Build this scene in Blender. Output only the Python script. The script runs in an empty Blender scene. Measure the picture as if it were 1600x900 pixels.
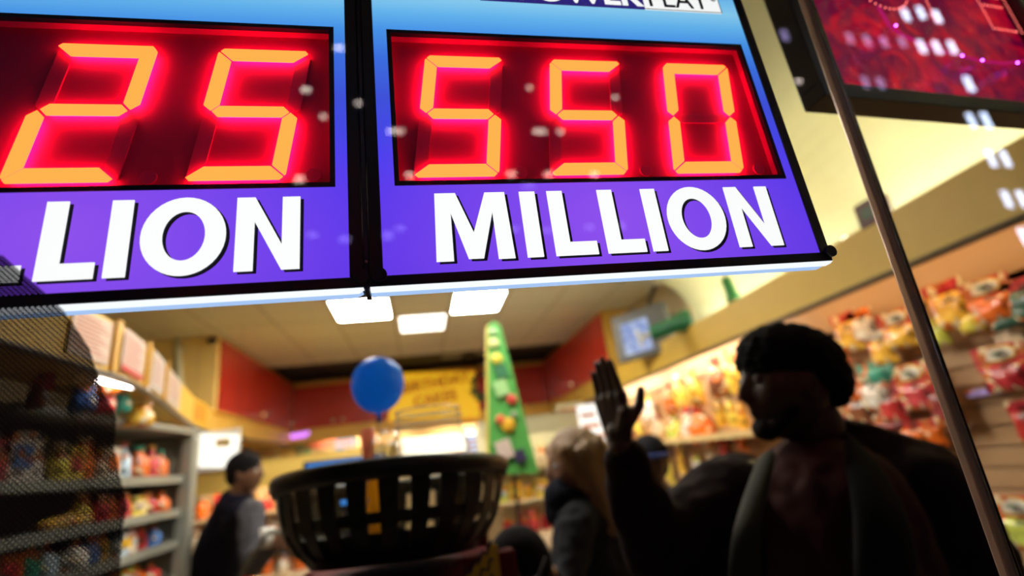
import bpy, bmesh, math, random
from mathutils import Vector, Matrix, noise
C = bpy.context.scene.collection
SC = bpy.context.scene
# ------------------------------------------------------------------ camera
EYE = Vector((0, 0, 1.6))
FPX = 778.4
_x = Vector((0.97842, -0.05963, 0.19974)).normalized()          # world X seen in the lens frame (right, down, forward)
_y = Vector((-0.16904, 0.33375, 0.92787)); _y = (_y - _x * _y.dot(_x)).normalized()
_z = _x.cross(_y); _z = _z if _z.y < 0 else -_z
AX = (_x, _y, _z)
cam_d = bpy.data.cameras.new('camera'); cam = bpy.data.objects.new('camera', cam_d); C.objects.link(cam)
SC.camera = cam
cr = Vector((_x.x, _y.x, _z.x)); cu = -Vector((_x.y, _y.y, _z.y)); cb = -Vector((_x.z, _y.z, _z.z))
cam.matrix_world = Matrix(((cr.x, cu.x, cb.x, EYE.x), (cr.y, cu.y, cb.y, EYE.y), (cr.z, cu.z, cb.z, EYE.z), (0, 0, 0, 1)))
cam_d.sensor_width = 36; cam_d.lens = FPX / 1600 * 36
cam_d.clip_start = 0.01; cam_d.clip_end = 200
cam_d.dof.use_dof = True; cam_d.dof.aperture_fstop = 3.0; cam_d.dof.aperture_blades = 0
cam_d.dof.focus_distance = 0.345
# world: dark night air
w = bpy.data.worlds.new('night'); SC.world = w; w.use_nodes = True
w.node_tree.nodes['Background'].inputs[0].default_value = (0.25, 0.3, 0.5, 1)
w.node_tree.nodes['Background'].inputs[1].default_value = 0.02
SC.view_settings.view_transform = 'Standard'; SC.view_settings.look = 'None'
SC.view_settings.exposure = 0.0; SC.view_settings.gamma = 1.0; SC.view_settings.use_curve_mapping = False
STRENGTH_PANEL, STRENGTH_TUBE, STRENGTH_COVE = 55.0, 9.0, 5.0

def ray(px, py):
    d = Vector((px - 800, py - 450, FPX)); return Vector((d.dot(_x), d.dot(_y), d.dot(_z)))
def on(px, py, ax, val):
    """point on the plane x / y / z = val (z measured from the eye) seen at that pixel"""
    r = ray(px, py); return r * (val / r[ax]) + EYE
def py_(px, py, Y): return on(px, py, 1, Y)

# ------------------------------------------------------------------ materials
_M = {}
def mat(name, col, rough=0.6, metal=0.0, emit=None, es=0.0, vary=0.06, scale=8.0, bump=0.0, trans=0.0, coat=0.0):
    if name in _M: return _M[name]
    m = bpy.data.materials.new(name); m.use_nodes = True; nt = m.node_tree; b = nt.nodes['Principled BSDF']
    tc = nt.nodes.new('ShaderNodeTexCoord'); n = nt.nodes.new('ShaderNodeTexNoise'); n.inputs['Scale'].default_value = scale; n.inputs['Detail'].default_value = 4
    nt.links.new(tc.outputs['Object'], n.inputs['Vector'])
    mx = nt.nodes.new('ShaderNodeMix'); mx.data_type = 'RGBA'
    mx.inputs['A'].default_value = (*[c * (1 - vary) for c in col], 1); mx.inputs['B'].default_value = (*[min(1, c * (1 + vary)) for c in col], 1)
    nt.links.new(n.outputs['Fac'], mx.inputs['Factor']); nt.links.new(mx.outputs['Result'], b.inputs['Base Color'])
    b.inputs['Roughness'].default_value = rough; b.inputs['Metallic'].default_value = metal
    if coat: b.inputs['Coat Weight'].default_value = coat
    if trans: b.inputs['Transmission Weight'].default_value = trans
    if emit: b.inputs['Emission Color'].default_value = (*emit, 1); b.inputs['Emission Strength'].default_value = es
    if bump:
        bp = nt.nodes.new('ShaderNodeBump'); bp.inputs['Strength'].default_value = bump; bp.inputs['Distance'].default_value = 0.01
        nt.links.new(n.outputs['Fac'], bp.inputs['Height']); nt.links.new(bp.outputs['Normal'], b.inputs['Normal'])
    _M[name] = m; return m
def glow(name, col, s=1.0):
    if name in _M: return _M[name]
    m = bpy.data.materials.new(name); m.use_nodes = True; nt = m.node_tree; nt.nodes.clear()
    e = nt.nodes.new('ShaderNodeEmission'); o = nt.nodes.new('ShaderNodeOutputMaterial')
    e.inputs[0].default_value = (*col, 1); e.inputs[1].default_value = s; nt.links.new(e.outputs[0], o.inputs[0])
    _M[name] = m; return m
def thin_glass(name, tint=(1, 1, 1), fac=None, ior=1.5, rough=0.0):
    if name in _M: return _M[name]
    m = bpy.data.materials.new(name); m.use_nodes = True; nt = m.node_tree; nt.nodes.clear()
    t = nt.nodes.new('ShaderNodeBsdfTransparent'); g = nt.nodes.new('ShaderNodeBsdfGlossy'); f = nt.nodes.new('ShaderNodeFresnel')
    x = nt.nodes.new('ShaderNodeMixShader'); o = nt.nodes.new('ShaderNodeOutputMaterial')
    t.inputs[0].default_value = (*tint, 1); g.inputs['Roughness'].default_value = rough; f.inputs['IOR'].default_value = ior
    gm = nt.nodes.new('ShaderNodeNewGeometry'); mr = nt.nodes.new('ShaderNodeMapRange'); mr.inputs[3].default_value = ior; mr.inputs[4].default_value = 1 / ior
    nt.links.new(gm.outputs['Backfacing'], mr.inputs[0]); nt.links.new(mr.outputs[0], f.inputs['IOR'])
    if fac is None: nt.links.new(f.outputs[0], x.inputs[0])
    else: x.inputs[0].default_value = fac
    nt.links.new(t.outputs[0], x.inputs[1]); nt.links.new(g.outputs[0], x.inputs[2]); nt.links.new(x.outputs[0], o.inputs[0])
    _M[name] = m; return m

# ------------------------------------------------------------------ mesh helpers
def add_box(bm, lo, hi, bev=0.0):
    r = bmesh.ops.create_cube(bm, size=1.0); vs = r['verts']
    for v in vs:
        v.co = Vector([lo[i] + (v.co[i] + 0.5) * (hi[i] - lo[i]) for i in range(3)])
    if bev:
        es = list({e for v in vs for e in v.link_edges})
        bmesh.ops.bevel(bm, geom=es, offset=bev, segments=2, affect='EDGES', profile=0.5)
def add_obox(bm, c, half, rot):
    r = bmesh.ops.create_cube(bm, size=2.0)
    for v in r['verts']: v.co = rot @ Vector([v.co[i] * half[i] for i in range(3)]) + Vector(c)
def add_caps(bm, p0, r0, p1, r1, n=16, k=5, sq=1.0):
    p0 = Vector(p0); p1 = Vector(p1); d = (p1 - p0); L = d.length; d = d.normalized() if L > 1e-9 else Vector((0, 0, 1))
    a = d.orthogonal().normalized(); b = d.cross(a)
    rings = []
    for i in range(1, k + 1): t = -math.pi / 2 * (1 - i / k); rings.append((p0 + d * (r0 * math.sin(t)), r0 * math.cos(t)))
    for i in range(0, k): t = math.pi / 2 * i / k; rings.append((p1 + d * (r1 * math.sin(t)), r1 * math.cos(t)))
    R = [[bm.verts.new(c + (a * math.cos(2 * math.pi * j / n) + b * math.sin(2 * math.pi * j / n)) * r) for j in range(n)] for c, r in rings]
    A = bm.verts.new(p0 - d * r0); B = bm.verts.new(p1 + d * r1)
    for j in range(n):
        q = (j + 1) % n
        bm.faces.new((A, R[0][q], R[0][j])); bm.faces.new((B, R[-1][j], R[-1][q]))
        for i in range(len(R) - 1): bm.faces.new((R[i][j], R[i][q], R[i + 1][q], R[i + 1][j]))
def add_ell(bm, c, rad, rot=None, u=20, v=14):
    r = bmesh.ops.create_uvsphere(bm, u_segments=u, v_segments=v, radius=1.0)
    rot = rot or Matrix.Identity(3)
    for q in r['verts']: q.co = rot @ Vector([q.co[i] * rad[i] for i in range(3)]) + Vector(c)
def add_tube(bm, pts, r, n=8, closed=False):
    pts = [Vector(p) for p in pts]; m = len(pts); R = []; up = Vector((0.13, 0.21, 0.97))
    for i, p in enumerate(pts):
        t = (pts[(i + 1) % m] - pts[i - 1]) if closed else (pts[min(i + 1, m - 1)] - pts[max(i - 1, 0)])
        t.normalize(); a = t.cross(up)
        if a.length < 1e-3: a = t.cross(Vector((1, 0, 0)))
        a.normalize(); b = t.cross(a); rr = r[i] if isinstance(r, (list, tuple)) else r
        R.append([bm.verts.new(p + (a * math.cos(2 * math.pi * j / n) + b * math.sin(2 * math.pi * j / n)) * rr) for j in range(n)])
    for i in range(m if closed else m - 1):
        for j in range(n): bm.faces.new((R[i][j], R[i][(j + 1) % n], R[(i + 1) % m][(j + 1) % n], R[(i + 1) % m][j]))
    if not closed: bm.faces.new(R[0][::-1]); bm.faces.new(R[-1])
def add_lathe(bm, prof, c=(0, 0, 0), n=32, sx=1, sy=1, cap=True):
    c = Vector(c)
    R = [[bm.verts.new(c + Vector((math.cos(2 * math.pi * j / n) * r * sx, math.sin(2 * math.pi * j / n) * r * sy, z))) for j in range(n)] for r, z in prof]
    for i in range(len(R) - 1):
        for j in range(n): bm.faces.new((R[i][j], R[i][(j + 1) % n], R[i + 1][(j + 1) % n], R[i + 1][j]))
    if cap: bm.faces.new(R[0][::-1]); bm.faces.new(R[-1])
def add_prism(bm, poly, y0, y1, f=None):
    """poly of (x,z) extruded along y; f maps a point"""
    f = f or (lambda v: v)
    a = [bm.verts.new(f(Vector((x, y0, z)))) for x, z in poly]; b = [bm.verts.new(f(Vector((x, y1, z)))) for x, z in poly]
    n = len(poly)
    bm.faces.new(a); bm.faces.new(b[::-1])
    for i in range(n): bm.faces.new((a[i], b[i], b[(i + 1) % n], a[(i + 1) % n]))
def obj(name, bm, m, parent=None, smooth=False, loc=None, rot=None):
    bmesh.ops.recalc_face_normals(bm, faces=bm.faces)
    me = bpy.data.meshes.new(name); bm.to_mesh(me); bm.free()
    o = bpy.data.objects.new(name, me); C.objects.link(o)
    if m: me.materials.append(m)
    if smooth:
        for p in me.polygons: p.use_smooth = True
    if parent: o.parent = parent
    if loc is not None: o.location = loc
    if rot is not None: o.rotation_euler = rot
    return o
def tag(o, label, cat, group=None):
    o['label'] = label; o['category'] = cat
    if group: o['group'] = group
    return o
def thing(name, label, cat, loc=(0, 0, 0), rotz=0, group=None):
    o = bpy.data.objects.new(name, None); C.objects.link(o); o.location = loc; o.rotation_euler = (0, 0, rotz); o.empty_display_size = .1
    return tag(o, label, cat, group)
def struct(name, bm, m, **k):
    o = obj(name, bm, m, **k); o['kind'] = 'structure'; return o
def BM(): return bmesh.new()
def copy_tree(o, parent=None):
    c = o.copy(); C.objects.link(c)
    if parent: c.parent = parent
    for ch in [x for x in C.objects if x.parent == o]: copy_tree(ch, c)
    return c
def text_part(name, s, size, m, parent, loc, rot, depth=0.0004, bold=0.0, align='LEFT', sx=1.0):
    cu_ = bpy.data.curves.new(name, 'FONT'); cu_.body = s; cu_.size = size; cu_.extrude = depth; cu_.offset = bold; cu_.align_x = align
    t = bpy.data.objects.new(name, cu_); C.objects.link(t); bpy.context.view_layer.update()
    me = bpy.data.meshes.new_from_object(t.evaluated_get(bpy.context.evaluated_depsgraph_get()))
    bpy.data.objects.remove(t); me.name = name; me.materials.clear(); me.materials.append(m)
    o = bpy.data.objects.new(name, me); C.objects.link(o); o.parent = parent; o.location = loc; o.rotation_euler = rot; o.scale = (sx, 1, 1)
    return o
def skin(name, bm, voxel, m, parent=None, smooth=6, fn=None, loc=None):
    """fuse overlapping closed pieces into one continuous surface"""
    bmesh.ops.recalc_face_normals(bm, faces=bm.faces)
    me = bpy.data.meshes.new(name); bm.to_mesh(me); bm.free()
    t = bpy.data.objects.new(name, me); C.objects.link(t)
    r = t.modifiers.new('r', 'REMESH'); r.mode = 'VOXEL'; r.voxel_size = voxel
    s = t.modifiers.new('s', 'SMOOTH'); s.factor = 0.5; s.iterations = smooth
    bpy.context.view_layer.update()
    me2 = bpy.data.meshes.new_from_object(t.evaluated_get(bpy.context.evaluated_depsgraph_get()))
    bpy.data.objects.remove(t); me2.name = name; me2.materials.clear(); me2.materials.append(m)
    if fn:
        ns = [v.normal.copy() for v in me2.vertices]
        for v, n in zip(me2.vertices, ns): v.co = fn(v.co.copy(), n)
    for p in me2.polygons: p.use_smooth = True
    o = bpy.data.objects.new(name, me2); C.objects.link(o)
    if parent: o.parent = parent
    if loc is not None: o.location = loc
    return o

def matte():
    for n, m in _M.items():
        if any(k in n for k in ('stand_maroon', 'eye', 'coat', 'shirt', 'vest', 'jacket', 'trousers', 'jeans', 'scarf', 'cap_', 'beard', 'bag_charcoal', 'hair_black')) and m.node_tree.nodes.get('Principled BSDF'): m.node_tree.nodes['Principled BSDF'].inputs['Specular IOR Level'].default_value = .12
random.seed(7)
# ------------------------------------------------------------------ shop room (setting)
cream = mat('cream_paint', (0.58, 0.60, 0.40), 0.7)
tan = mat('tan_wall_paint', (0.42, 0.34, 0.2), 0.7)
yellow = mat('yellow_laminate', (0.86, 0.54, 0.10), 0.45)
ledge_y = mat('mustard_ledge_paint', (0.56, 0.36, 0.045), 0.5)
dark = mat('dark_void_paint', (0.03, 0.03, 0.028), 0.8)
black = mat('black_plastic', (0.012, 0.011, 0.014), 0.35)
bm = BM(); add_box(bm, (-2.9, .2, -.05), (2.6, 8, 0)); struct('floor', bm, mat('floor_tile', (0.25, 0.19, 0.13), 0.35))
bm = BM(); add_box(bm, (-2.95, .2, 0), (-2.75, 8, 2.9)); struct('wall_left', bm, tan)
bm = BM(); add_box(bm, (-2.9, 7.72, 0), (2.5, 7.85, 3.1)); struct('wall_back', bm, mat('back_wall_paint', (0.5, 0.36, 0.15), .6))
# right wall behind the ledge: cream, curving over into a cream ceiling; it stops at Y 3.6 where a tan wall follows
bm = BM()
prof = [(2.28, 2.0), (2.28, 2.45)] + [(2.28 - .5 + .5 * math.cos(a), 2.45 + .42 * math.sin(a)) for a in [i * math.pi / 16 for i in range(1, 9)]] + [(0.9, 2.87)]
outer = [(x + (.08 if x > 2 else .0), z + .06) for x, z in prof[::-1]]
add_prism(bm, prof + outer, .22, 3.62)
struct('ceiling_right', bm, cream, smooth=False)
bm = BM(); add_box(bm, (2.24, 3.62, 1.9), (2.5, 7.72, 3.1)); add_box(bm, (2.36, .22, 1.9), (2.5, 3.62, 3.1)); struct('wall_right', bm, tan)

def tile_mat():
    m = mat('ceiling_tile', (0.60, 0.53, 0.42), 0.85, scale=3); nt = m.node_tree; b = nt.nodes['Principled BSDF']
    tc = nt.nodes.new('ShaderNodeTexCoord'); mp = nt.nodes.new('ShaderNodeMapping'); br = nt.nodes.new('ShaderNodeTexBrick')
    mp.inputs['Location'].default_value = (0.65 + .49 * 10, -3.79 + .6 * 10, 0)
    nt.links.new(tc.outputs['Object'], mp.inputs[0]); nt.links.new(mp.outputs[0], br.inputs[0])
    br.offset = 0; br.squash = 1
    for k, v in (('Scale', 1), ('Mortar Size', .006), ('Mortar Smooth', .2), ('Brick Width', .49), ('Row Height', .6)): br.inputs[k].default_value = v
    br.inputs['Color1'].default_value = (.60, .58, .50, 1); br.inputs['Color2'].default_value = (.57, .55, .47, 1); br.inputs['Mortar'].default_value = (.22, .18, .13, 1)
    nt.links.new(br.outputs['Color'], b.inputs['Base Color']); return m
tm = tile_mat()
bm = BM(); add_box(bm, (-2.9, .22, 2.9), (2.24, 6.15, 2.95)); struct('ceiling', bm, tm)
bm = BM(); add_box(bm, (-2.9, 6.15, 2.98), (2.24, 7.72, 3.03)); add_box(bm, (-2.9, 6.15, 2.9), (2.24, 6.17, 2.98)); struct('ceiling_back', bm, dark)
# mustard ledges (dropped fascia) on the right, back and left
def ledge(name, pts, zb, zt, m, depth=.3, side=1):
    bm = BM(); n = len(pts); lo = [];
    P = [Vector((x, y, 0)) for x, y in pts]
    for i, p in enumerate(P):
        t = (P[min(i + 1, n - 1)] - P[max(i - 1, 0)]).normalized(); nn = Vector((t.y, -t.x, 0)) * side
        q = p + nn * depth
        f = i / (n - 1); b = zb[0] + (zb[1] - zb[0]) * f; tt = zt[0] + (zt[1] - zt[0]) * f
        lo.append([bm.verts.new((v.x, v.y, z)) for v, z in ((p, b), (p, tt), (q, tt), (q, b))])
    for i in range(n - 1):
        for k in range(4): bm.faces.new((lo[i][k], lo[i][(k + 1) % 4], lo[i + 1][(k + 1) % 4], lo[i + 1][k]))
    bm.faces.new(lo[0]); bm.faces.new(lo[-1][::-1])
    return struct(name, bm, m)
ledge('trim_1', [(1.885, .3), (1.885, 2), (1.885, 4), (1.885, 7.3)], (1.6 + .51, 1.6 + .455), (1.6 + .755, 1.6 + .64), ledge_y, .03, 1)
ledge('trim_7', [(1.915, .3), (1.915, 2), (1.915, 4), (1.915, 7.3)], (1.6 + .725, 1.6 + .61), (1.6 + .755, 1.6 + .64), ledge_y, .29, 1)
ledge('trim_2', [(-1.64, 7.2), (1.885, 7.2)], (1.6 + .48, 1.6 + .48), (1.6 + .64, 1.6 + .64), yellow, .03, -1)
bm = BM(); add_box(bm, (-1.9, 7.23, 1.6 + .61), (2.2, 7.72, 1.6 + .64)); struct('trim_8', bm, yellow)
bm = BM(); add_box(bm, (-2.4, 7.5, 0), (2.2, 7.55, 2.21)); struct('wall_back_panel', bm, mat('back_panel_tan', (.6, .42, .2), .6))
LP = [(-1.14, 1.2), (-1.14, 1.9), (-1.15, 2.25), (-1.22, 2.62), (-1.37, 3.18), (-1.6, 4.1), (-1.7, 4.8), (-1.68, 6.0), (-1.64, 7.2)]
ledge('trim_3', LP, (2.08, 2.08), (2.29, 2.26), yellow, .3, -1)
# dark metal lip under the ledges
bm = BM(); add_tube(bm, [(x + .004, y, 2.075) for x, y in LP], .012, 6); struct('trim_4', bm, mat('brown_metal_lip', (.12, .09, .06), .4))
bm = BM(); add_tube(bm, [(1.88, y, 1.6 + .51 - .055 * (y - .3) / 7) for y in (.3, 2, 4, 7.2)], .014, 6); struct('trim_5', bm, _M['brown_metal_lip'])

# slatwall on the right below the ledge
peach = mat('peach_slatwall', (.50, .31, .16), .5)
bm = BM()
z = .32
while z < 1.98:
    add_box(bm, (2.2, .4, z), (2.222, 5.2, z + .070), .003); z += .0775
add_box(bm, (2.2, .4, 1.985), (2.222, 7.2, 2.24))
add_box(bm, (2.222, .4, .0), (2.3, 7.72, 2.1))
struct('wall_right_slats', bm, peach)

# ------------------------------------------------------------------ room lights, seen and added
panel_g = glow('light_panel_diffuser', (1.0, .93, .78), STRENGTH_PANEL)
panel_added = glow('added_panel_diffuser', (1.0, .93, .80), 32)
panel_dim = glow('louvre_light_diffuser', (1.0, .93, .8), 4.5)
tube_g = glow('fluorescent_tube_white', (1.0, .90, .70), STRENGTH_TUBE)
white_m = mat('white_metal', (.75, .75, .72), .4)
def ceiling_light(x0, x1, y0, y1, label, m):
    cx, cy = (x0 + x1) / 2, (y0 + y1) / 2
    t = thing('ceiling_light', label, 'ceiling light', (cx, cy, 2.9), 0, 'recessed ceiling light panels')
    hx, hy = (x1 - x0) / 2, (y1 - y0) / 2
    bm = BM(); e = .018
    for a, b, c, d in ((-hx, -hy, hx, -hy + e), (-hx, hy - e, hx, hy), (-hx, -hy, -hx + e, hy), (hx - e, -hy, hx, hy)): add_box(bm, (a, b, -.014), (c, d, -.001))
    obj('frame', bm, white_m, t)
    bm = BM(); add_box(bm, (-hx + e, -hy + e, -.01), (hx - e, hy - e, -.004)); obj('diffuser', bm, m, t)
    return t
ceiling_light(-.64, -.17, 3.82, 4.4, 'bright white ceiling panel, the left of the two nearest the sign', panel_g)
ceiling_light(.34, .79, 3.82, 4.4, 'bright white ceiling panel, the right of the two nearest the sign', panel_g)
t = ceiling_light(-.13, .32, 4.38, 4.96, 'dimmer louvred ceiling panel, farther back than the two bright ones', panel_dim)
bm = BM()
for k in range(1, 5): add_box(bm, (-.225 + k * .09 - .004, -.27, -.022), (-.225 + k * .09 + .004, .27, -.011))
for k in range(1, 3): add_box(bm, (-.2, -.29 + k * .19 - .004, -.022), (.2, -.29 + k * .19 + .004, -.011))
obj('louvre', bm, mat('louvre_metal', (.5, .45, .36), .3, .6), t)
for i, (x, y) in enumerate([(.55, 6.4), (.95, 6.6), (.5, 6.75), (1.2, 6.35)]):
    t = thing('ceiling_vent', ['slatted grey vent in the dark back ceiling, nearest the green tree', 'slatted grey vent in the dark back ceiling, second rightward', 'slatted grey vent deepest in the dark back ceiling', 'slatted grey vent in the dark back ceiling, nearest the right cabinets'][i], 'vent', (x, y, 2.98), 0, 'vents in the dark back ceiling')
    bm = BM(); add_box(bm, (-.14, -.09, -.012), (.14, .09, -.001)); obj('plate', bm, mat('vent_grey', (.2, .22, .19), .5), t)
    bm = BM()
    for k in range(5): add_box(bm, (-.12, -.07 + k * .032, -.024), (.12, -.055 + k * .032, -.0125))
    obj('louvre', bm, mat('vent_slat', (.35, .36, .32), .5), t)
ceiling_light(-.64, -.17, 2.0, 2.6, 'unseen added ceiling panel nearer the window, on the left above the basket', panel_added)  # out-of-view panels, added to light tree and banner from the front
ceiling_light(.34, .79, 2.0, 2.6, 'unseen added ceiling panel nearer the window, on the right above the basket', panel_added)
def tube_light(p0, p1, label, m, r=.013, grp='fluorescent tubes under the ledges'):
    p0 = Vector(p0); p1 = Vector(p1); c = (p0 + p1) / 2
    t = thing('tube_light', label, 'tube light', c, 0, grp); d = (p1 - p0) / 2
    bm = BM(); add_tube(bm, [-d, d], r, 10); obj('tube', bm, m, t, True)
    bm = BM(); n = d.normalized()
    add_tube(bm, [-d - n * .02, -d + n * .004], r * 1.2, 10); obj('end_cap', bm, white_m, t); bm = BM(); add_tube(bm, [d - n * .004, d + n * .02], r * 1.2, 10); obj('end_cap', bm, white_m, t)
    bm = BM(); off = Vector((0, 0, r * 1.5 + .0)); add_tube(bm, [-d + off, d + off], r * .6, 6); obj('batten', bm, white_m, t)
tube_far = glow('tube_far_bright', (1.0, .93, .78), 70)
tube_light((1.97, 4.3, 2.13), (1.97, 5.8, 2.13), 'white fluorescent tube under the right ledge, the far one', tube_far)
tube_light((1.97, 2.7, 2.15), (1.97, 4.1, 2.15), 'white fluorescent tube under the right ledge, behind the raised hand', tube_far)
tube_light((1.97, .9, 2.17), (1.97, 2.4, 2.17), 'warm fluorescent tube under the right ledge, above the nearest candy bags', glow('tube_peach', (1.0, .72, .42), 15))
tube_light(on(148, 592, 0, -1.22), on(228, 607, 0, -1.22), 'white fluorescent tube under the left ledge beside the price sheets', glow('tube_left', (1, .96, .95), 30), .011)
tube_light((-1.3, 7.33, 2.16), (-.1, 7.33, 2.16), 'white tube light under the back ledge on the left', tube_far)
tube_light((.2, 7.33, 2.16), (1.5, 7.33, 2.16), 'white tube light under the back ledge on the right', tube_far)
# cove light behind the right ledge that washes the cream ceiling
for i, (a, b) in enumerate(((.5, 1.9), (2.1, 3.5))):
    t = thing('cove_light', ['tube light hidden behind the near half of the right ledge', 'tube light hidden behind the far half of the right ledge'][i], 'tube light', (2.08, (a + b) / 2, (2.385, 2.35)[i]), 0, 'cove tubes on top of the right ledge')
    h = (b - a) / 2
    bm = BM(); add_tube(bm, [(0, -h, 0), (0, h, 0)], .013, 8); obj('tube', bm, glow('cove_tube', (1, .97, .78), STRENGTH_COVE * 8), t)

# ------------------------------------------------------------------ red wall cabinets
redm = mat('red_laminate', (.48, .030, .018), .35, coat=.3)
wood = mat('wood_edge', (.55, .33, .12), .5)
knob_m = mat('brass_knob', (.95, .78, .5), .25, .3)
def cabinet(label, c0, c1, n, face, knob='near', doors=1, ends=()):
    """a box cabinet from c0 to c1 (world), face = +x, -x or -y side that shows the doors"""
    c0 = Vector(c0); c1 = Vector(c1)
    t = thing('wall_cabinet', label, 'cabinet', ((c0.x + c1.x) / 2, (c0.y + c1.y) / 2, c0.z), 0, 'red wall cabinets')
    o = Vector(t.location); lo = c0 - o; hi = c1 - o
    bm = BM(); add_box(bm, lo, hi, .004); obj('body', bm, yellow, t)
    ax = 1 if face in ('+x', '-x') else 0
    for k in range(doors):
        a = lo[ax] + (hi[ax] - lo[ax]) * k / doors + (.012 if face == '+x' and k == 0 and c0.y < 5 else .0006); b = lo[ax] + (hi[ax] - lo[ax]) * (k + 1) / doors - .0006
        z0, z1 = .02, (hi.z - .03)
        bm = BM()
        if face == '+x': add_box(bm, (hi.x, a, z0), (hi.x + .02, b, z1))
        elif face == '-x': add_box(bm, (lo.x - .02, a, z0), (lo.x, b, z1), .003)
        else: add_box(bm, (a, lo.y - .02, z0), (b, lo.y, z1), .003)
        d = obj('door', bm, redm, t)
        kk = {'near': a + .06, 'far': b - .06}[knob if doors == 1 else ('far' if k % 2 == 0 else 'near')]
        p = {'+x': Vector((hi.x + .035, kk, .09)), '-x': Vector((lo.x - .035, kk, .09)), '-y': Vector((kk, lo.y - .035, .09))}[face]
        bm = BM(); add_ell(bm, p, (.028, .028, .028)); q = p.copy()
        i = 0 if face != '-y' else 1
        q2 = p.copy(); q2[i] += (-.02 if face == '+x' else .02); add_tube(bm, [p, q2], .008, 8)
        obj('knob', bm, knob_m, d, True)
    return t
Z0, Z1 = 1.6 + .645, 2.895
bnd = [4.65, 5.95, 7.2]
cabinet('red wall cabinet door nearest on the left, beside the yellow end panel', (-2.7, 4.65, Z0), (-1.66, 5.93, Z1), 1, '+x', 'far')
cabinet('red wall cabinet on the left, running into the back left corner', (-2.7, 5.931, Z0), (-1.66, 7.18, Z1), 1, '+x', 'far')
cabinet('red wall cabinet nearest on the right, beside the television', (1.905, 4.7, Z0), (2.235, 5.9, Z1), 1, '-x', 'near')
cabinet('red wall cabinet on the right, running into the back right corner', (1.905, 5.91, Z0), (2.235, 7.18, Z1), 1, '-x', 'near')
xs = [-1.64, -.47, .7, 1.88]
for i in range(3):
    cabinet(['red double door back cabinet, left of the blue balloon', 'red double door back cabinet behind the birthday banner', 'red double door back cabinet behind the tip of the green tree'][i],
            (xs[i] + .005, 7.22, Z0), (xs[i + 1] - .005, 7.7, 1.6 + 1.25), 1, '-y', doors=2)
bm = BM(); add_box(bm, (-1.64, 7.19, 2.852), (1.88, 7.23, 2.885)); struct('trim_6', bm, wood)
# things stored on top of the back cabinets
for i, (x, wd, h, col, nm) in enumerate([(-1.25, .3, .07, (.05, .05, .05), 'black'), (-.72, .32, .09, (.22, .24, .22), 'grey green'), (-.25, .2, .075, (.04, .045, .05), 'charcoal'), (.45, .45, .07, (.08, .09, .08), 'dark grey'), (1.1, .4, .09, (.12, .15, .13), 'dull green')]):
    bm = BM(); add_box(bm, (-wd / 2, -.12, 0), (wd / 2, .12, h), .008); add_box(bm, (-wd / 2 + .02, -.125, h - .02), (wd / 2 - .02, .125, h + .006), .004)
    tag(obj('storage_box', bm, mat('box_' + nm.replace(' ', '_'), col, .7), loc=(x, 7.45, 2.886)), nm + ' storage box on top of the back cabinets', 'box', 'boxes on the back cabinets')
bm = BM(); add_ell(bm, (0, 0, .06), (.14, .1, .11)); tag(obj('paper_lantern', bm, mat('lantern_yellow', (.8, .55, .03), .6), smooth=True, loc=py_(588, 562, 6.9)), 'yellow round lantern hanging behind the top of the blue balloon', 'lantern')

# yellow end panel fittings on the left
t = thing('conduit_pipe', 'cream vertical conduit pipe on the yellow end panel', 'pipe', py_(283, 640, 4.6))
a = py_(276, 520, 4.6) - t.location
bm = BM(); add_tube(bm, [(0, 0, 0), a], .028, 10); obj('pipe', bm, mat('pipe_cream', (.62, .6, .42), .5), t, True)
bm = BM()
bm.free()
for f in (.3, .75): bm = BM(); p = Vector(a) * f; add_box(bm, p + Vector((-.045, -.005, -.012)), p + Vector((.045, .038, .012)), .003); obj('clamp', bm, white_m, t)
t = thing('security_camera', 'small black security camera near the top corner of the yellow panel', 'camera', py_(331, 533, 4.57))
bm = BM(); add_ell(bm, (0, 0, 0), (.034, .03, .03)); obj('dome', bm, black, t, True)
bm = BM(); add_box(bm, (-.03, .02, .0), (.03, .075, .035), .004); obj('bracket', bm, black, t)
bm = BM(); add_box(bm, (-.025, .05, -.1), (.03, .072, -.045), .003); obj('junction_box', bm, white_m, t)
bm = BM(); add_tube(bm, [(-.03, .06, 0), (-.1, .065, -.04), (-.2, .068, -.08), (-.32, .07, -.11)], .004, 6); obj('cable', bm, black, t)
# wall behind the yellow panel (left run, above the ledge)
bm = BM(); add_box(bm, (-2.75, 4.6, 2.26), (-1.66, 4.645, 2.895)); struct('wall_left_panel', bm, mat('panel_yellow', (.9, .66, .24), .5))

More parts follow.
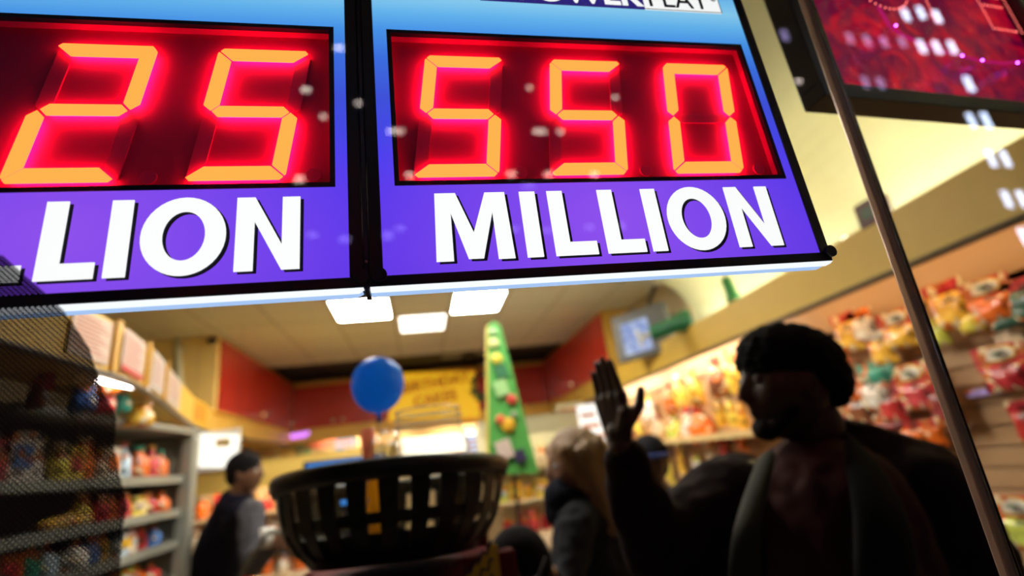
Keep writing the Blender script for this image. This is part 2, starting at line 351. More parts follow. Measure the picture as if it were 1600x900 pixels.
# price sheets along the left ledge
paper = mat('paper_cream', (.72, .62, .52), .7)
def ledge_pt(s):
    P = [Vector((x, y)) for x, y in LP]; 
    for i in range(len(P) - 1):
        L = (P[i + 1] - P[i]).length
        if s <= L: return P[i] + (P[i + 1] - P[i]) * s / L, (P[i + 1] - P[i]).normalized()
        s -= L
    return P[-1], (P[-1] - P[-2]).normalized()
for i, (s, wd, lab, col) in enumerate([(.78, .24, 'printed price sheet on the left ledge, nearest the dark film', (.62, .48, .4)), (1.1, .27, 'pinkish printed price sheet above the left tube light', (.62, .5, .44)),
                                  (1.5, .27, 'pale price sheet on the left ledge, third from the dark film', (.72, .68, .62)), (2.0, .42, 'pale price sheet on the left ledge where it bends away', (.72, .66, .56)),
                                  (3.0, .5, 'bright yellow printed sign on the left ledge, beyond the price sheets', (.85, .5, .03))]):
    p, d = ledge_pt(s); nn = Vector((d.y, -d.x)); q = p + nn * .004
    t = thing('price_sheet', lab, 'price sheet', (q.x, q.y, 2.105), math.atan2(d.y, d.x), 'sheets along the left ledge')
    bm = BM(); add_box(bm, (-wd / 2, -.006, 0), (wd / 2, -.001, .165)); obj('sheet', bm, mat('sheet_%d' % i, col, .7), t)
    bm = BM()
    for k in range(9): add_box(bm, (-wd / 2 + .015, -.0075, .02 + k * .015), (wd / 2 - .015 - .03 * (k % 3), -.0062, .026 + k * .015))
    obj('printed_lines', bm, mat('sheet_ink_%s' % ('red' if i == 4 else 'rose'), (.5, .2, .15) if i < 4 else (.7, .12, .03), .7), t)
    if i in (1,):
        bm = BM(); add_box(bm, (-wd / 2, -.0085, .0), (wd / 2, -.0062, .016)); obj('red_strip', bm, mat('sheet_red', (.6, .04, .03), .6), t)
for s in (.945, 1.3, 1.72): # yellow dividers
    p, d = ledge_pt(s); nn = Vector((d.y, -d.x)); q = p + nn * .004
    bm = BM(); add_box(bm, (-.02, -.012, -.02), (.02, -.001, .19), .003)
    o = obj('divider_post', bm, mat('divider_mustard', (.6, .33, .04), .5), loc=(q.x, q.y, 2.105)); o.rotation_euler.z = math.atan2(d.y, d.x)
    tag(o, 'mustard upright divider between price sheets on the left ledge', 'divider', 'dividers on the left ledge')
# ------------------------------------------------------------------ television on the right ledge
tp = on(1000, 520, 0, 1.8); tv = thing('television', 'boxy grey television with a lit screen mounted above the right ledge', 'television', tp, math.radians(-58))
bm = BM(); add_box(bm, (-.26, 0, -.2), (.26, .06, .2), .015); add_box(bm, (-.2, .05, -.15), (.2, .3, .15), .04); obj('casing', bm, mat('tv_grey', (.09, .09, .085), .5), tv)
bm = BM(); add_box(bm, (-.17, -.008, -.15), (.09, .004, .11), .003)
def tv_screen():
    m = glow('television_screen', (.45, .55, 1), .9); nt = m.node_tree; e = nt.nodes['Emission']
    tc = nt.nodes.new('ShaderNodeTexCoord'); v = nt.nodes.new('ShaderNodeTexVoronoi'); v.inputs['Scale'].default_value = 18
    r = nt.nodes.new('ShaderNodeValToRGB'); r.color_ramp.elements[0].color = (.12, .2, .6, 1); r.color_ramp.elements[1].color = (.7, .8, 1, 1)
    nt.links.new(tc.outputs['Object'], v.inputs[0]); nt.links.new(v.outputs['Distance'], r.inputs[0]); nt.links.new(r.outputs[0], e.inputs[0]); return m
obj('screen', bm, tv_screen(), tv)
bm = BM(); add_tube(bm, [(0, .2, .12), (0, .25, .3), (.05, .3, .42)], .018, 8); obj('bracket', bm, black, tv)

# spot lamps and the box on the ledge
def spot(px, py, X, label, rot, s=1.0, col=(.02, .16, .07)):
    t = thing('spotlight', label, 'spotlight', on(px, py, 0, X), 0, 'green spotlights above the right ledge')
    t.rotation_euler = rot
    g = mat('spot_green_%.2f' % col[1], col, .35)
    bm = BM(); add_lathe(bm, [(.03 * s, -.11 * s), (.042 * s, -.1 * s), (.045 * s, .02 * s), (.06 * s, .09 * s), (.062 * s, .12 * s), (.05 * s, .121 * s)], n=20); obj('housing', bm, g, t, True)
    bm = BM(); add_lathe(bm, [(.002, .10 * s), (.049 * s, .122 * s), (.046 * s, .13 * s), (.002, .134 * s)], n=20); obj('lens', bm, mat('spot_glass', (.2, .28, .22), .1), t, True)
    bm = BM(); add_tube(bm, [(0, 0, -.1 * s), (0, 0, -.17 * s)], .014 * s, 8); add_box(bm, (-.04 * s, -.04 * s, -.18 * s), (.04 * s, .04 * s, -.165 * s), .004); obj('stem', bm, white_m, t)
spot(1046, 511, 1.8, 'green cylindrical spotlight beside the television', (math.radians(80), 0, math.radians(60)), 1.3)
spot(1140, 452, 2.0, 'green and white spotlight standing against the cream wall', (math.radians(170), 0, 0), .75, (.03, .2, .06))
t = thing('junction_box', 'maroon square box on the cream wall behind the metal post', 'box', on(1362, 330, 0, 1.9))
bm = BM(); add_box(bm, (-.02, -.06, -.06), (.04, .06, .05), .006); obj('body', bm, mat('maroon_box', (.09, .03, .025), .5), t)
bm = BM(); add_box(bm, (-.025, -.045, -.03), (-.018, .03, .02), .002); obj('label_plate', bm, mat('box_green', (.05, .09, .05), .5), t)

# ------------------------------------------------------------------ jackpot signs (back-lit panels with digit displays)
def panel_mat():
    m = glow('jackpot_panel_print', (.1, .1, .8), 1.0); nt = m.node_tree; e = nt.nodes['Emission']
    tc = nt.nodes.new('ShaderNodeTexCoord'); sp = nt.nodes.new('ShaderNodeSeparateXYZ'); mr = nt.nodes.new('ShaderNodeMapRange'); r = nt.nodes.new('ShaderNodeValToRGB')
    nt.links.new(tc.outputs['Object'], sp.inputs[0]); nt.links.new(sp.outputs['Z'], mr.inputs[0]); mr.inputs[1].default_value = 0; mr.inputs[2].default_value = .36
    nt.links.new(mr.outputs[0], r.inputs[0]); cr_ = r.color_ramp
    stops = [(0.0, (.12, .042, .84)), (.06, (.125, .045, .88)), (.19, (.10, .045, .9)), (.26, (.075, .055, .92)), (.40, (.055, .09, .75)), (.50, (.05, .17, .8)), (.575, (.07, .32, .88)), (.625, (.14, .50, .93)), (.67, (.27, .66, .96)), (.75, (.1, .45, .92)), (1, (.05, .25, .85))]
    cr_.elements[0].position = stops[0][0]; cr_.elements[0].color = (*stops[0][1], 1); cr_.elements[1].position = 1; cr_.elements[1].color = (*stops[-1][1], 1)
    for p, c in stops[1:-1]: q = cr_.elements.new(p); q.color = (*c, 1)
    # printed violet blush in the middle of the lower band
    mx = nt.nodes.new('ShaderNodeMix'); mx.data_type = 'RGBA'
    gp = nt.nodes.new('ShaderNodeTexGradient'); gp.gradient_type = 'SPHERICAL'; mp = nt.nodes.new('ShaderNodeMapping'); mp.inputs['Location'].default_value = (0, 0, -.30); mp.inputs['Scale'].default_value = (5.5, 0, 7)
    nt.links.new(tc.outputs['Object'], mp.inputs[0]); nt.links.new(mp.outputs[0], gp.inputs[0]); nt.links.new(gp.outputs['Fac'], mx.inputs['Factor'])
    nt.links.new(r.outputs[0], mx.inputs['A']); mx.inputs['B'].default_value = (.30, .09, .92, 1); nt.links.new(mx.outputs['Result'], e.inputs[0]); return m
pm = panel_mat()
seg_lit = glow('segment_lit', (9.0, .50, .085), 1.0)
def seg_mat():
    m = bpy.data.materials.new('segment_unlit'); m.use_nodes = True; b = m.node_tree.nodes['Principled BSDF']
    b.inputs['Base Color'].default_value = (.85, .02, .12, 1); b.inputs['Roughness'].default_value = .5; return m
seg_off = mat('segment_unlit', (.9, .03, .25), .5)
backing = mat('display_backing', (.66, .012, .17), .6)
white_g = glow('lettering_white', (.95, .97, .96), 1.12)
shadow_ink = mat('lettering_shadow_ink', (.01, .012, .05), .6)
frame_m = mat('sign_frame_black', (.012, .01, .016), .35)
mm = .001
DW, DH, T, SL = 61 * mm, 106.5 * mm, 10 * mm, .145
def seg_polys():
    W, H, t = DW, DH, T; h = H / 2; g = .35 * mm; e = 3.6 * mm
    def sym(p): return [(W - x, z) for x, z in p]
    def flip(p): return [(x, H - z) for x, z in p]
    a = [(e, H), (W - e, H), (W - 1.6 * mm, H - 2.2 * mm), (W - t - .5 * mm, H - t), (t + .5 * mm, H - t), (1.6 * mm, H - 2.2 * mm)]
    b = [(W, H - 4 * mm), (W - t + .3 * mm, H - t - .9 * mm), (W - t + .3 * mm, h + t * .56), (W - t * .5, h + .8 * mm), (W - .2 * mm, h + t * .5)]
    gseg = [(t * .5 + 1.2 * mm, h), (t + .3 * mm, h + t * .5 - .8 * mm), (W - t - .3 * mm, h + t * .5 - .8 * mm), (W - t * .5 - 1.2 * mm, h), (W - t - .3 * mm, h - t * .5 + .8 * mm), (t + .3 * mm, h - t * .5 + .8 * mm)]
    b[0] = (W - .2 * mm, H - 4.2 * mm); b.insert(1, (W - 1.0 * mm, H - 3.2 * mm))
    return dict(a=a, b=b, c=flip(b), d=flip(a), e=flip(sym(b)), f=sym(b), g=gseg)
SEG = seg_polys()
DIG = {'0': 'abcdef', '5': 'afgcd', '2': 'abged', ' ': ''}
LETTERS = []
def Lx(a, b, kind): LETTERS.append((a * mm, b * mm, kind))
for a, b, k in ((-126.7, -74.5, 'M'), (-66.1, -54.8, 'I'), (-46.1, -15.5, 'L'), (-8.5, 20.5, 'L'), (25.3, 36.7, 'I'), (42.2, 88.6, 'O'), (94, 131.1, 'N')): Lx(a, b, k)
def add_word(bm, y0, y1, dx=0, dz=0):
    ZB, ZT = 14.6 * mm, 64.5 * mm; s = 11.3 * mm
    for a, b, k in LETTERS:
        f = lambda v: v + Vector((dx, 0, dz))
        if k == 'I': add_prism(bm, [(a, ZB), (b, ZB), (b, ZT), (a, ZT)], y0, y1, f)
        elif k == 'L': add_prism(bm, [(a, ZB), (b, ZB), (b, ZB + 10 * mm), (a + s, ZB + 10 * mm), (a + s, ZT), (a, ZT)], y0, y1, f)
        elif k == 'N':
            q = s * .93
            add_prism(bm, [(a, ZB), (a + q, ZB), (a + q, ZB + 33 * mm), (b - q, ZB), (b, ZB), (b, ZT), (b - q, ZT), (b - q, ZT - 33 * mm), (a + q, ZT), (a, ZT)], y0, y1, f)
        elif k == 'M':
            w_ = b - a; c = (a + b) / 2
            add_prism(bm, [(a, ZB), (a + s, ZB), (a + s + .6 * mm, ZT - 15 * mm), (c - 5 * mm, ZB + 1 * mm), (c + 5 * mm, ZB + 1 * mm), (b - s - .6 * mm, ZT - 15 * mm), (b - s, ZB), (b, ZB), (b - 2 * mm, ZT), (b - 16 * mm, ZT), (c, ZB + 20 * mm), (a + 16 * mm, ZT), (a + 2 * mm, ZT)], y0, y1, f)
        else:
            c = (a + b) / 2; cz = (ZB + ZT) / 2; R = (b - a) / 2; Q = (ZT - ZB) / 2 + .9 * mm; n = 40; tx, tz = 11.5 * mm, 9.6 * mm
            rings = []
            for (rx, rz, y) in ((R, Q, y0), (R - tx, Q - tz, y0), (R - tx, Q - tz, y1), (R, Q, y1)):
                rings.append([bm.verts.new(f(Vector((c + rx * math.cos(2 * math.pi * j / n), y, cz + rz * math.sin(2 * math.pi * j / n))))) for j in range(n)])
            for i in range(4):
                for j in range(n): bm.faces.new((rings[i][j], rings[i][(j + 1) % n], rings[(i + 1) % 4][(j + 1) % n], rings[(i + 1) % 4][j]))
def jackpot_sign(label, X, digits, logo):
    t = thing('jackpot_sign', label, 'sign', (X, .3, 1.6 + .1087), 0, 'paired jackpot signs in the window')
    HW, HT, fr = .1685, .36, 8.2 * mm
    # frame
    bm = BM()
    for lo, hi in (((-HW, 0, 0), (HW, .02, 7.2 * mm)), ((-HW, 0, HT - fr), (HW, .02, HT)), ((-HW, 0, 7.2 * mm), (-HW + fr, .02, HT - fr)), ((HW - fr, 0, 7.2 * mm), (HW, .02, HT - fr))):
        add_box(bm, lo, hi, .0008)
    add_box(bm, (-HW + .001, .014, .001), (HW - .001, .0195, HT - .001))
    obj('frame', bm, frame_m, t)
    for sx in (-1, 1):
        bm = BM(); r = bmesh.ops.create_cone(bm, cap_ends=True, segments=24, radius1=4.6 * mm, radius2=4.2 * mm, depth=.012)
        for v in r['verts']: v.co = Vector((v.co.x, v.co.z, v.co.y))
        obj('corner_cap', bm, frame_m, t, loc=(sx * (HW - (1.2 * mm if sx > 0 else 6 * mm)), .0035, 7 * mm))
    # printed panel around the display opening (four strips)
    ox0, ox1, oz0, oz1 = -.1505, .1525, 71.5 * mm, 206.5 * mm
    x0, x1, z0, z1 = -HW + fr, HW - fr, 7.2 * mm, HT - fr
    bm = BM()
    for lo, hi in (((x0, .0012, z0), (x1, .004, oz0)), ((x0, .0012, oz1), (x1, .004, z1)), ((x0, .0012, oz0), (ox0, .004, oz1)), ((ox1, .0012, oz0), (x1, .004, oz1))): add_box(bm, lo, hi)
    obj('printed_panel', bm, pm, t)
    # bezel of the display
    bm = BM(); b = 3.3 * mm
    for lo, hi in (((ox0, .0004, oz0), (ox1, .004, oz0 + b)), ((ox0, .0004, oz1 - b), (ox1, .004, oz1)), ((ox0, .0004, oz0 + b), (ox0 + b, .004, oz1 - b)), ((ox1 - b, .0004, oz0 + b), (ox1, .004, oz1 - b))): add_box(bm, lo, hi)
    obj('display_bezel', bm, frame_m, t)
    bm = BM(); D = .0100
    add_box(bm, (ox0, D - .001, oz0), (ox1, D, oz1))
    for lo, hi in (((ox0 + b - .001, .004, oz0 + b - .001), (ox1 - b + .001, D, oz0 + b)), ((ox0 + b - .001, .004, oz1 - b), (ox1 - b + .001, D, oz1 - b + .001)), ((ox0 + b - .001, .004, oz0 + b), (ox0 + b, D, oz1 - b)), ((ox1 - b, .004, oz0 + b), (ox1 - b + .001, D, oz1 - b))): add_box(bm, lo, hi)
    disp = obj('display_box', bm, backing, t)
    for k, ch in enumerate(digits):
        dx = (-138.2 + 98.8 * k) * mm; dz = 80.2 * mm; on_ = DIG[ch]
        f = lambda v: Vector((v.x + dx + SL * v.z, v.y, v.z + dz))
        def segs(which, y0, y1):
            q = BM()
            for s_ in which: add_prism(q, SEG[s_], y0, y1, f)
            return q
        d = None
        if on_:
            d = obj('digit', segs(on_, .0045, .0055), seg_lit, t)
            ins = BM()
            for s_ in on_:
                cx_ = sum(p[0] for p in SEG[s_]) / len(SEG[s_]); cz_ = sum(p[1] for p in SEG[s_]) / len(SEG[s_])
                add_prism(ins, [(cx_ + (x - cx_) * .93, cz_ + (z - cz_) * .93) for x, z in SEG[s_]], .00555, .0060, f)
            obj('halo_bars', ins, glow('segment_back_glow', (30, .3, 2.4), 1.0), d)  # hidden glowing bars added behind the segments to cast the red halo
        off = [s_ for s_ in 'abcdefg' if s_ not in on_]
        for s_ in off: obj('unlit_segment', segs([s_], .0076, .0088), seg_off, d or t)
        bm = BM(); r = bmesh.ops.create_cone(bm, cap_ends=True, segments=24, radius1=5 * mm, radius2=5 * mm, depth=.001)
        for v in r['verts']: v.co = Vector((v.co.x, v.co.z, v.co.y))
        obj('decimal_dot', bm, seg_off, t, loc=(dx + 78 * mm, .0082, 85 * mm))
    bm = BM(); add_word(bm, .0002, .0009, 0, 0); obj('lettering', bm, white_g, t)
    bm = BM(); add_word(bm, .0009, .0013, 2.0 * mm, -1.6 * mm); obj('lettering_shadow', bm, shadow_ink, t)
    # clear light strip along the underside
    bm = BM(); add_prism(bm, [(-HW, 0), (HW, 0), (HW - .003, -.0022), (-HW, -.0022)], .0005, .0058); ls = obj('light_strip', bm, glow('strip_white', (.9, .95, 1.0), 1.15), t)
    bm = BM(); add_box(bm, (-HW, .0061, -.0012), (HW - .003, .0072, -.0001)); obj('strip_groove', bm, mat('strip_groove', (.1, .14, .3), .3), ls)
    bm = BM(); add_prism(bm, [(-HW, -.0002), (HW - .001, -.0002), (HW - .005, -.0022), (-HW, -.0022)], .0074, .0135); obj('strip_lower', bm, glow('strip_blue', (.42, .62, .98), 1.0), ls)
    if logo:
        lx0, lxm, lx1, lz0 = -.075, 69.5 * mm, 144 * mm, 241.5 * mm
        bm = BM(); add_box(bm, (lxm, .0004, lz0), (lx1, .0012, lz0 + .027)); lg = obj('logo_plate', bm, white_g, t)
        bm = BM(); add_box(bm, (lx0, .0004, lz0), (lxm - .0001, .0012, lz0 + .027)); obj('logo_dark_plate', bm, glow('logo_indigo', (.03, .02, .2), 1), lg)
        bm = BM()
        for lo, hi in (((lxm, .0001, lz0), (lx1, .0004, lz0 + .0005)), ((lx1 - .0005, .0001, lz0), (lx1, .0004, lz0 + .027)), ((lxm, .0001, lz0 + .0265), (lx1, .0004, lz0 + .027))): add_box(bm, lo, hi)
        obj('logo_border', bm, shadow_ink, lg)
        text_part('logo_lettering', 'POWER', .0285, white_g, lg, (lx0 + .03, .0002, lz0 + .0035), (math.pi / 2, 0, 0), .0002, .0009, sx=1.13)
        text_part('logo_lettering', 'PLAY', .0285, shadow_ink, lg, (lxm + .0035, .0002, lz0 + .0035), (math.pi / 2, 0, 0), .0002, 0, sx=.93)
        text_part('registered_mark', '®', .007, shadow_ink, lg, (lx1 - .0075, .0002, lz0 + .0135), (math.pi / 2, 0, 0), .0002, 0)
    return t
jackpot_sign('lit blue and purple jackpot sign reading 550 MILLION, right of the black seam', .1443, '550', True)
jackpot_sign('lit blue and purple jackpot sign ending in 25, left of the black seam', -.1967, ' 25', False)
# rail between the two signs
t = thing('sign_joint_rail', 'narrow dark joint rail between the two jackpot signs', 'rail', (-.0262, .302, 1.6 + .106))
bm = BM(); add_box(bm, (-.0016, 0, 0), (.0016, .016, .358), .0005); obj('rail', bm, mat('joint_rail', (.05, .05, .07), .25, .5), t)
bm = BM()
bm.free()
for q in (.02, .33): bm = BM(); add_ell(bm, (0, -.0005, q), (.0014, .0008, .0014), u=10, v=8); obj('screw', bm, mat('screw_steel', (.5, .5, .55), .25, .9), t)

# ------------------------------------------------------------------ red and purple LED window sign, top right
SY = .385
def led_back_mat():
    m = mat('led_backing', (.42, .006, .03), .2, bump=.6, scale=60); nt = m.node_tree; b = nt.nodes['Principled BSDF']
    tc = nt.nodes.new('ShaderNodeTexCoord'); n = nt.nodes.new('ShaderNodeTexNoise'); n.inputs['Scale'].default_value = 22; n.inputs['Detail'].default_value = 3; n.inputs['Distortion'].default_value = 1.2
    r = nt.nodes.new('ShaderNodeValToRGB'); r.color_ramp.elements[0].position = .42; r.color_ramp.elements[0].color = (.12, .0, .03, 1); r.color_ramp.elements[1].position = .72; r.color_ramp.elements[1].color = (.6, .003, .018, 1)
    nt.links.new(tc.outputs['Object'], n.inputs[0]); nt.links.new(n.outputs['Fac'], r.inputs[0]); nt.links.new(r.outputs[0], b.inputs['Emission Color']); b.inputs['Emission Strength'].default_value = 1.0; return m
p0 = py_(1290, 148, SY); p1 = on(1600, 177, 2, p0.z - 1.6)
sx = (p1 - p0).normalized(); ang = math.atan2(sx.y, sx.x); nrm = Vector((-sx.y, sx.x, 0))
led = thing('led_window_sign', 'black framed red LED sign with purple lights hanging at top right', 'sign', p0, ang)
def loc_on(px, py, dy=0.0):
    r = ray(px, py); o = p0 + nrm * dy; k = (o - EYE).dot(nrm) / r.dot(nrm); q = EYE + r * k - p0
    return Vector((q.dot(sx), dy, q.z))
LW, LH, B = .48, .26, .0195
bm = BM()
for lo, hi in (((0, 0, 0), (LW, .03, B)), ((0, 0, LH - B), (LW, .03, LH)), ((0, 0, B), (B, .03, LH - B)), ((LW - B, 0, B), (LW, .03, LH - B))): add_box(bm, lo, hi, .001)
obj('frame', bm, mat('led_frame', (.012, .01, .011), .3), led)
bm = BM(); add_box(bm, (B - .001, .02, B - .001), (LW - B + .001, .028, LH - B + .001)); obj('backing', bm, led_back_mat(), led)
bm = BM(); s_ = .0085
for lo, hi in (((B, .012, B), (LW - B, .02, B + s_)), ((B, .012, B + s_), (B + s_, .02, LH - B))): add_box(bm, lo, hi)
obj('inner_border', bm, glow('led_border_red', (.5, .004, .015), 1.0), led)
red_led = glow('red_led', (1, .16, .14), 4); pur_led = glow('purple_led', (.35, .06, 1), 40); tube_pink = glow('pink_tube', (.6, .01, .16), .9)
def leds(name, pts, m, r=.00095, y=.012):
    bm = BM()
    for p in pts: add_ell(bm, (p[0], y, p[1]), (r, r, r), u=8, v=6)
    return obj(name, bm, m, led, True)
O0 = loc_on(1345, 0, .012); bO = loc_on(1393, 14, .012); pP = loc_on(1462, 30, .012); E0 = loc_on(1552, 44, .012)
gap = .0066
hL = .1
# O
cx = (loc_on(1342, 0, .012).x + loc_on(1424, 0, .012).x) / 2; rx = (loc_on(1424, 0, .012).x - loc_on(1342, 0, .012).x) / 2; zb = bO.z
pts = []
for k in range(40):
    a = 2 * math.pi * k / 40; pts.append((cx + rx * math.cos(a), zb + hL / 2 + hL / 2 * math.sin(a)))
pts2 = [(cx + rx * .76 * math.cos(2 * math.pi * k / 34), zb + hL / 2 + (hL / 2 - .011) * math.sin(2 * math.pi * k / 34)) for k in range(34)]
leds('led_letter', pts, red_led); 
# P
x = pP.x; zb2 = pP.z
pts = [(x, zb2 + k * gap) for k in range(20)] + [(x + k * gap, zb2 + 19 * gap) for k in range(1, 6)] + [(x + k * gap, zb2 + 9 * gap) for k in range(1, 6)] + [(x + 6 * gap, zb2 + (10 + k) * gap) for k in range(9)]
leds('led_letter', pts, red_led)
x = E0.x; zb3 = E0.z
pts = [(x, zb3 + k * gap) for k in range(21)] + [(x + k * gap, zb3 + q * gap) for k in range(1, 8) for q in (0, 7, 10, 20)] + [(x + 7.5 * gap, zb3 + k * gap * 0 + gap * q) for q in (0, 10)]
leds('led_letter', pts, red_led)
x = E0.x + .062
pts = [(x, zb3 + k * gap) for k in range(21)] + [(x + 7 * gap, zb3 + k * gap) for k in range(21)] + [(x + k * gap * .5, zb3 + (20 - k * 1.4) * gap) for k in range(1, 14)]
leds('led_letter', pts, red_led)
# purple ring below the letters
rp = [(1372, 10), (1391, 42), (1412, 56), (1440, 68), (1470, 80), (1504, 88), (1535, 96), (1568, 99), (1600, 95), (1640, 84), (1700, 66)]
rp = [loc_on(a, b, .014) for a, b in rp]
bm = BM(); add_tube(bm, rp, .0020, 8); ring = obj('light_tube', bm, tube_pink, led, True)
bm = BM()
bm.free()
for a, b in ((1400, 40), (1504, 87), (1535, 94), (1590, 98)): bm = BM(); q = loc_on(a, b, .010); add_ell(bm, q, (.0011, .0011, .0011), u=8, v=6); obj('purple_led', bm, pur_led, ring, True)

# ------------------------------------------------------------------ window pane, post and perforated film
bm = BM(); add_box(bm, (-1.2, .2, .8), (1.6, .205, 3.0)); g = struct('window_1', bm, thin_glass('window_glass'))
bm = BM()
pa = py_(1258, -20, .35); pb = py_(1590, 905, .35)
def post(m, name, off0, off1, dy, depth, par=None):
    bm = BM(); a = pa + Vector((off0, dy, 0)); b = pb + Vector((off0, dy, 0)); w_ = off1 - off0
    e = (pa - pb).normalized(); a = a + e * .12; b = b - e * .5
    vs = [bm.verts.new(v + Vector(q)) for v in (a, b) for q in ((0, 0, 0), (w_, 0, 0), (w_, depth, 0), (0, depth, 0))]
    for k in range(4): bm.faces.new((vs[k], vs[(k + 1) % 4], vs[4 + (k + 1) % 4], vs[4 + k]))
    bm.faces.new(vs[:4][::-1]); bm.faces.new(vs[4:])
    bmesh.ops.bevel(bm, geom=list(bm.edges), offset=min(w_, depth) * .22, segments=2, affect='EDGES', profile=.5)
    return obj(name, bm, m, par)
po = post(mat('post_bronze', (.50, .34, .27), .3, .3, vary=.2, scale=30), 'window_post', -.0062, .0008, 0, .008)
po2 = post(mat('post_dark', (.02, .016, .015), .25, .5), 'rubber_edge', .0012, .0075, .001, .012, po)
po3 = post(mat('post_highlight', (.55, .52, .55), .15, .9), 'highlight_strip', -.0004, .0014, -.001, .004, po)  # bright strip laid along the post in place of its highlight
tag(po, 'tall bronze window post with a dark edge, leaning across the right side', 'window post')

def perf_mat():
    m = bpy.data.materials.new('perforated_film'); m.use_nodes = True; nt = m.node_tree; nt.nodes.clear()
    tc = nt.nodes.new('ShaderNodeTexCoord'); sp = nt.nodes.new('ShaderNodeSeparateXYZ'); nt.links.new(tc.outputs['Object'], sp.inputs[0]); k = 2 * math.pi / .0024; sn = []
    for ax in ('X', 'Z'):
        a = nt.nodes.new('ShaderNodeMath'); a.operation = 'MULTIPLY'; a.inputs[1].default_value = k; nt.links.new(sp.outputs[ax], a.inputs[0])
        b = nt.nodes.new('ShaderNodeMath'); b.operation = 'SINE'; nt.links.new(a.outputs[0], b.inputs[0]); sn.append(b)
    pr = nt.nodes.new('ShaderNodeMath'); pr.operation = 'MULTIPLY'; nt.links.new(sn[0].outputs[0], pr.inputs[0]); nt.links.new(sn[1].outputs[0], pr.inputs[1])
    c = nt.nodes.new('ShaderNodeMath'); c.operation = 'GREATER_THAN'; c.inputs[1].default_value = .6; nt.links.new(pr.outputs[0], c.inputs[0])
    t = nt.nodes.new('ShaderNodeBsdfTransparent'); d = nt.nodes.new('ShaderNodeBsdfPrincipled'); d.inputs['Base Color'].default_value = (.012, .011, .012, 1); d.inputs['Roughness'].default_value = .5
    x = nt.nodes.new('ShaderNodeMixShader'); o = nt.nodes.new('ShaderNodeOutputMaterial')
    nt.links.new(c.outputs[0], x.inputs[0]); nt.links.new(d.outputs[0], x.inputs[1]); nt.links.new(t.outputs[0], x.inputs[2]); nt.links.new(x.outputs[0], o.inputs[0]); return m
FY = .262
edge = [(-60, 380), (5, 400), (40, 432), (75, 462), (100, 486), (118, 512), (140, 545), (152, 585), (160, 610), (182, 650), (178, 700), (188, 745), (198, 790), (190, 840), (186, 930), (-60, 960)]
c0 = py_(-60, 960, FY)
bm = BM(); add_prism(bm, [((py_(a, b, FY) - c0).x, (py_(a, b, FY) - c0).z) for a, b in edge], 0, .0001)
tag(obj('perforated_film', bm, perf_mat(), loc=c0), 'dark perforated sheet hanging inside the glass at lower left', 'window film')

def translucent(name, col, f=.5, rough=.3):
    m = bpy.data.materials.new(name); m.use_nodes = True; nt = m.node_tree; b = nt.nodes['Principled BSDF']; b.inputs['Base Color'].default_value = (*col, 1); b.inputs['Roughness'].default_value = rough
    tr_ = nt.nodes.new('ShaderNodeBsdfTranslucent'); tr_.inputs[0].default_value = (*col, 1); x = nt.nodes.new('ShaderNodeMixShader'); x.inputs[0].default_value = f
    o = nt.nodes['Material Output']; nt.links.new(b.outputs[0], x.inputs[1]); nt.links.new(tr_.outputs[0], x.inputs[2]); nt.links.new(x.outputs[0], o.inputs[0]); _M[name] = m; return m
# ------------------------------------------------------------------ balloon, jar, basket, tree
bl = thing('balloon', 'round blue balloon floating beside the glass jar', 'balloon', py_(592, 646, 1.3), math.radians(0))
R_ = .0665
prof = [(.0035, -.012), (.006, -.006), (.0045, 0)] + [(R_ * math.sin(a) * (1 - .14 * math.cos(a / 1.0) * (1 if a > 0 else 0) * -1 if False else 1) * (1 - .10 * (1 - a / math.pi) ** 2), R_ * 1.06 - R_ * 1.06 * math.cos(a)) for a in [math.pi * k / 22 for k in range(2, 22)]] + [(.001, R_ * 2.12)]
bm = BM(); add_lathe(bm, prof, n=36); obj('envelope', bm, translucent('balloon_blue', (.06, .42, .98), .65), bl, True)
bm = BM(); add_lathe(bm, [(.009, -.02), (.004, -.013), (.0045, -.008)], n=14); obj('knot', bm, mat('balloon_knot', (.01, .06, .4), .4), bl, True)
bm = BM(); add_tube(bm, [(0, 0, -.02), (.004, 0, -.07), (-.003, 0, -.12), (.002, 0, -.2)], .0012, 6); obj('string', bm, white_m, bl)

clear = thin_glass('jar_glass', (.97, .97, .93), None, 1.45, .02)
def milky(m, f, col=(.9, .88, .8)):
    nt = m.node_tree; o = [n for n in nt.nodes if n.type == 'OUTPUT_MATERIAL'][0]; src = o.inputs[0].links[0].from_socket
    t = nt.nodes.new('ShaderNodeBsdfTranslucent'); t.inputs[0].default_value = (*col, 1); d = nt.nodes.new('ShaderNodeBsdfDiffuse'); d.inputs[0].default_value = (*col, 1)
    a = nt.nodes.new('ShaderNodeMixShader'); x = nt.nodes.new('ShaderNodeMixShader'); nt.links.new(t.outputs[0], a.inputs[1]); nt.links.new(d.outputs[0], a.inputs[2]); x.inputs[0].default_value = f
    nt.links.new(src, x.inputs[1]); nt.links.new(a.outputs[0], x.inputs[2]); nt.links.new(x.outputs[0], o.inputs[0]); return m

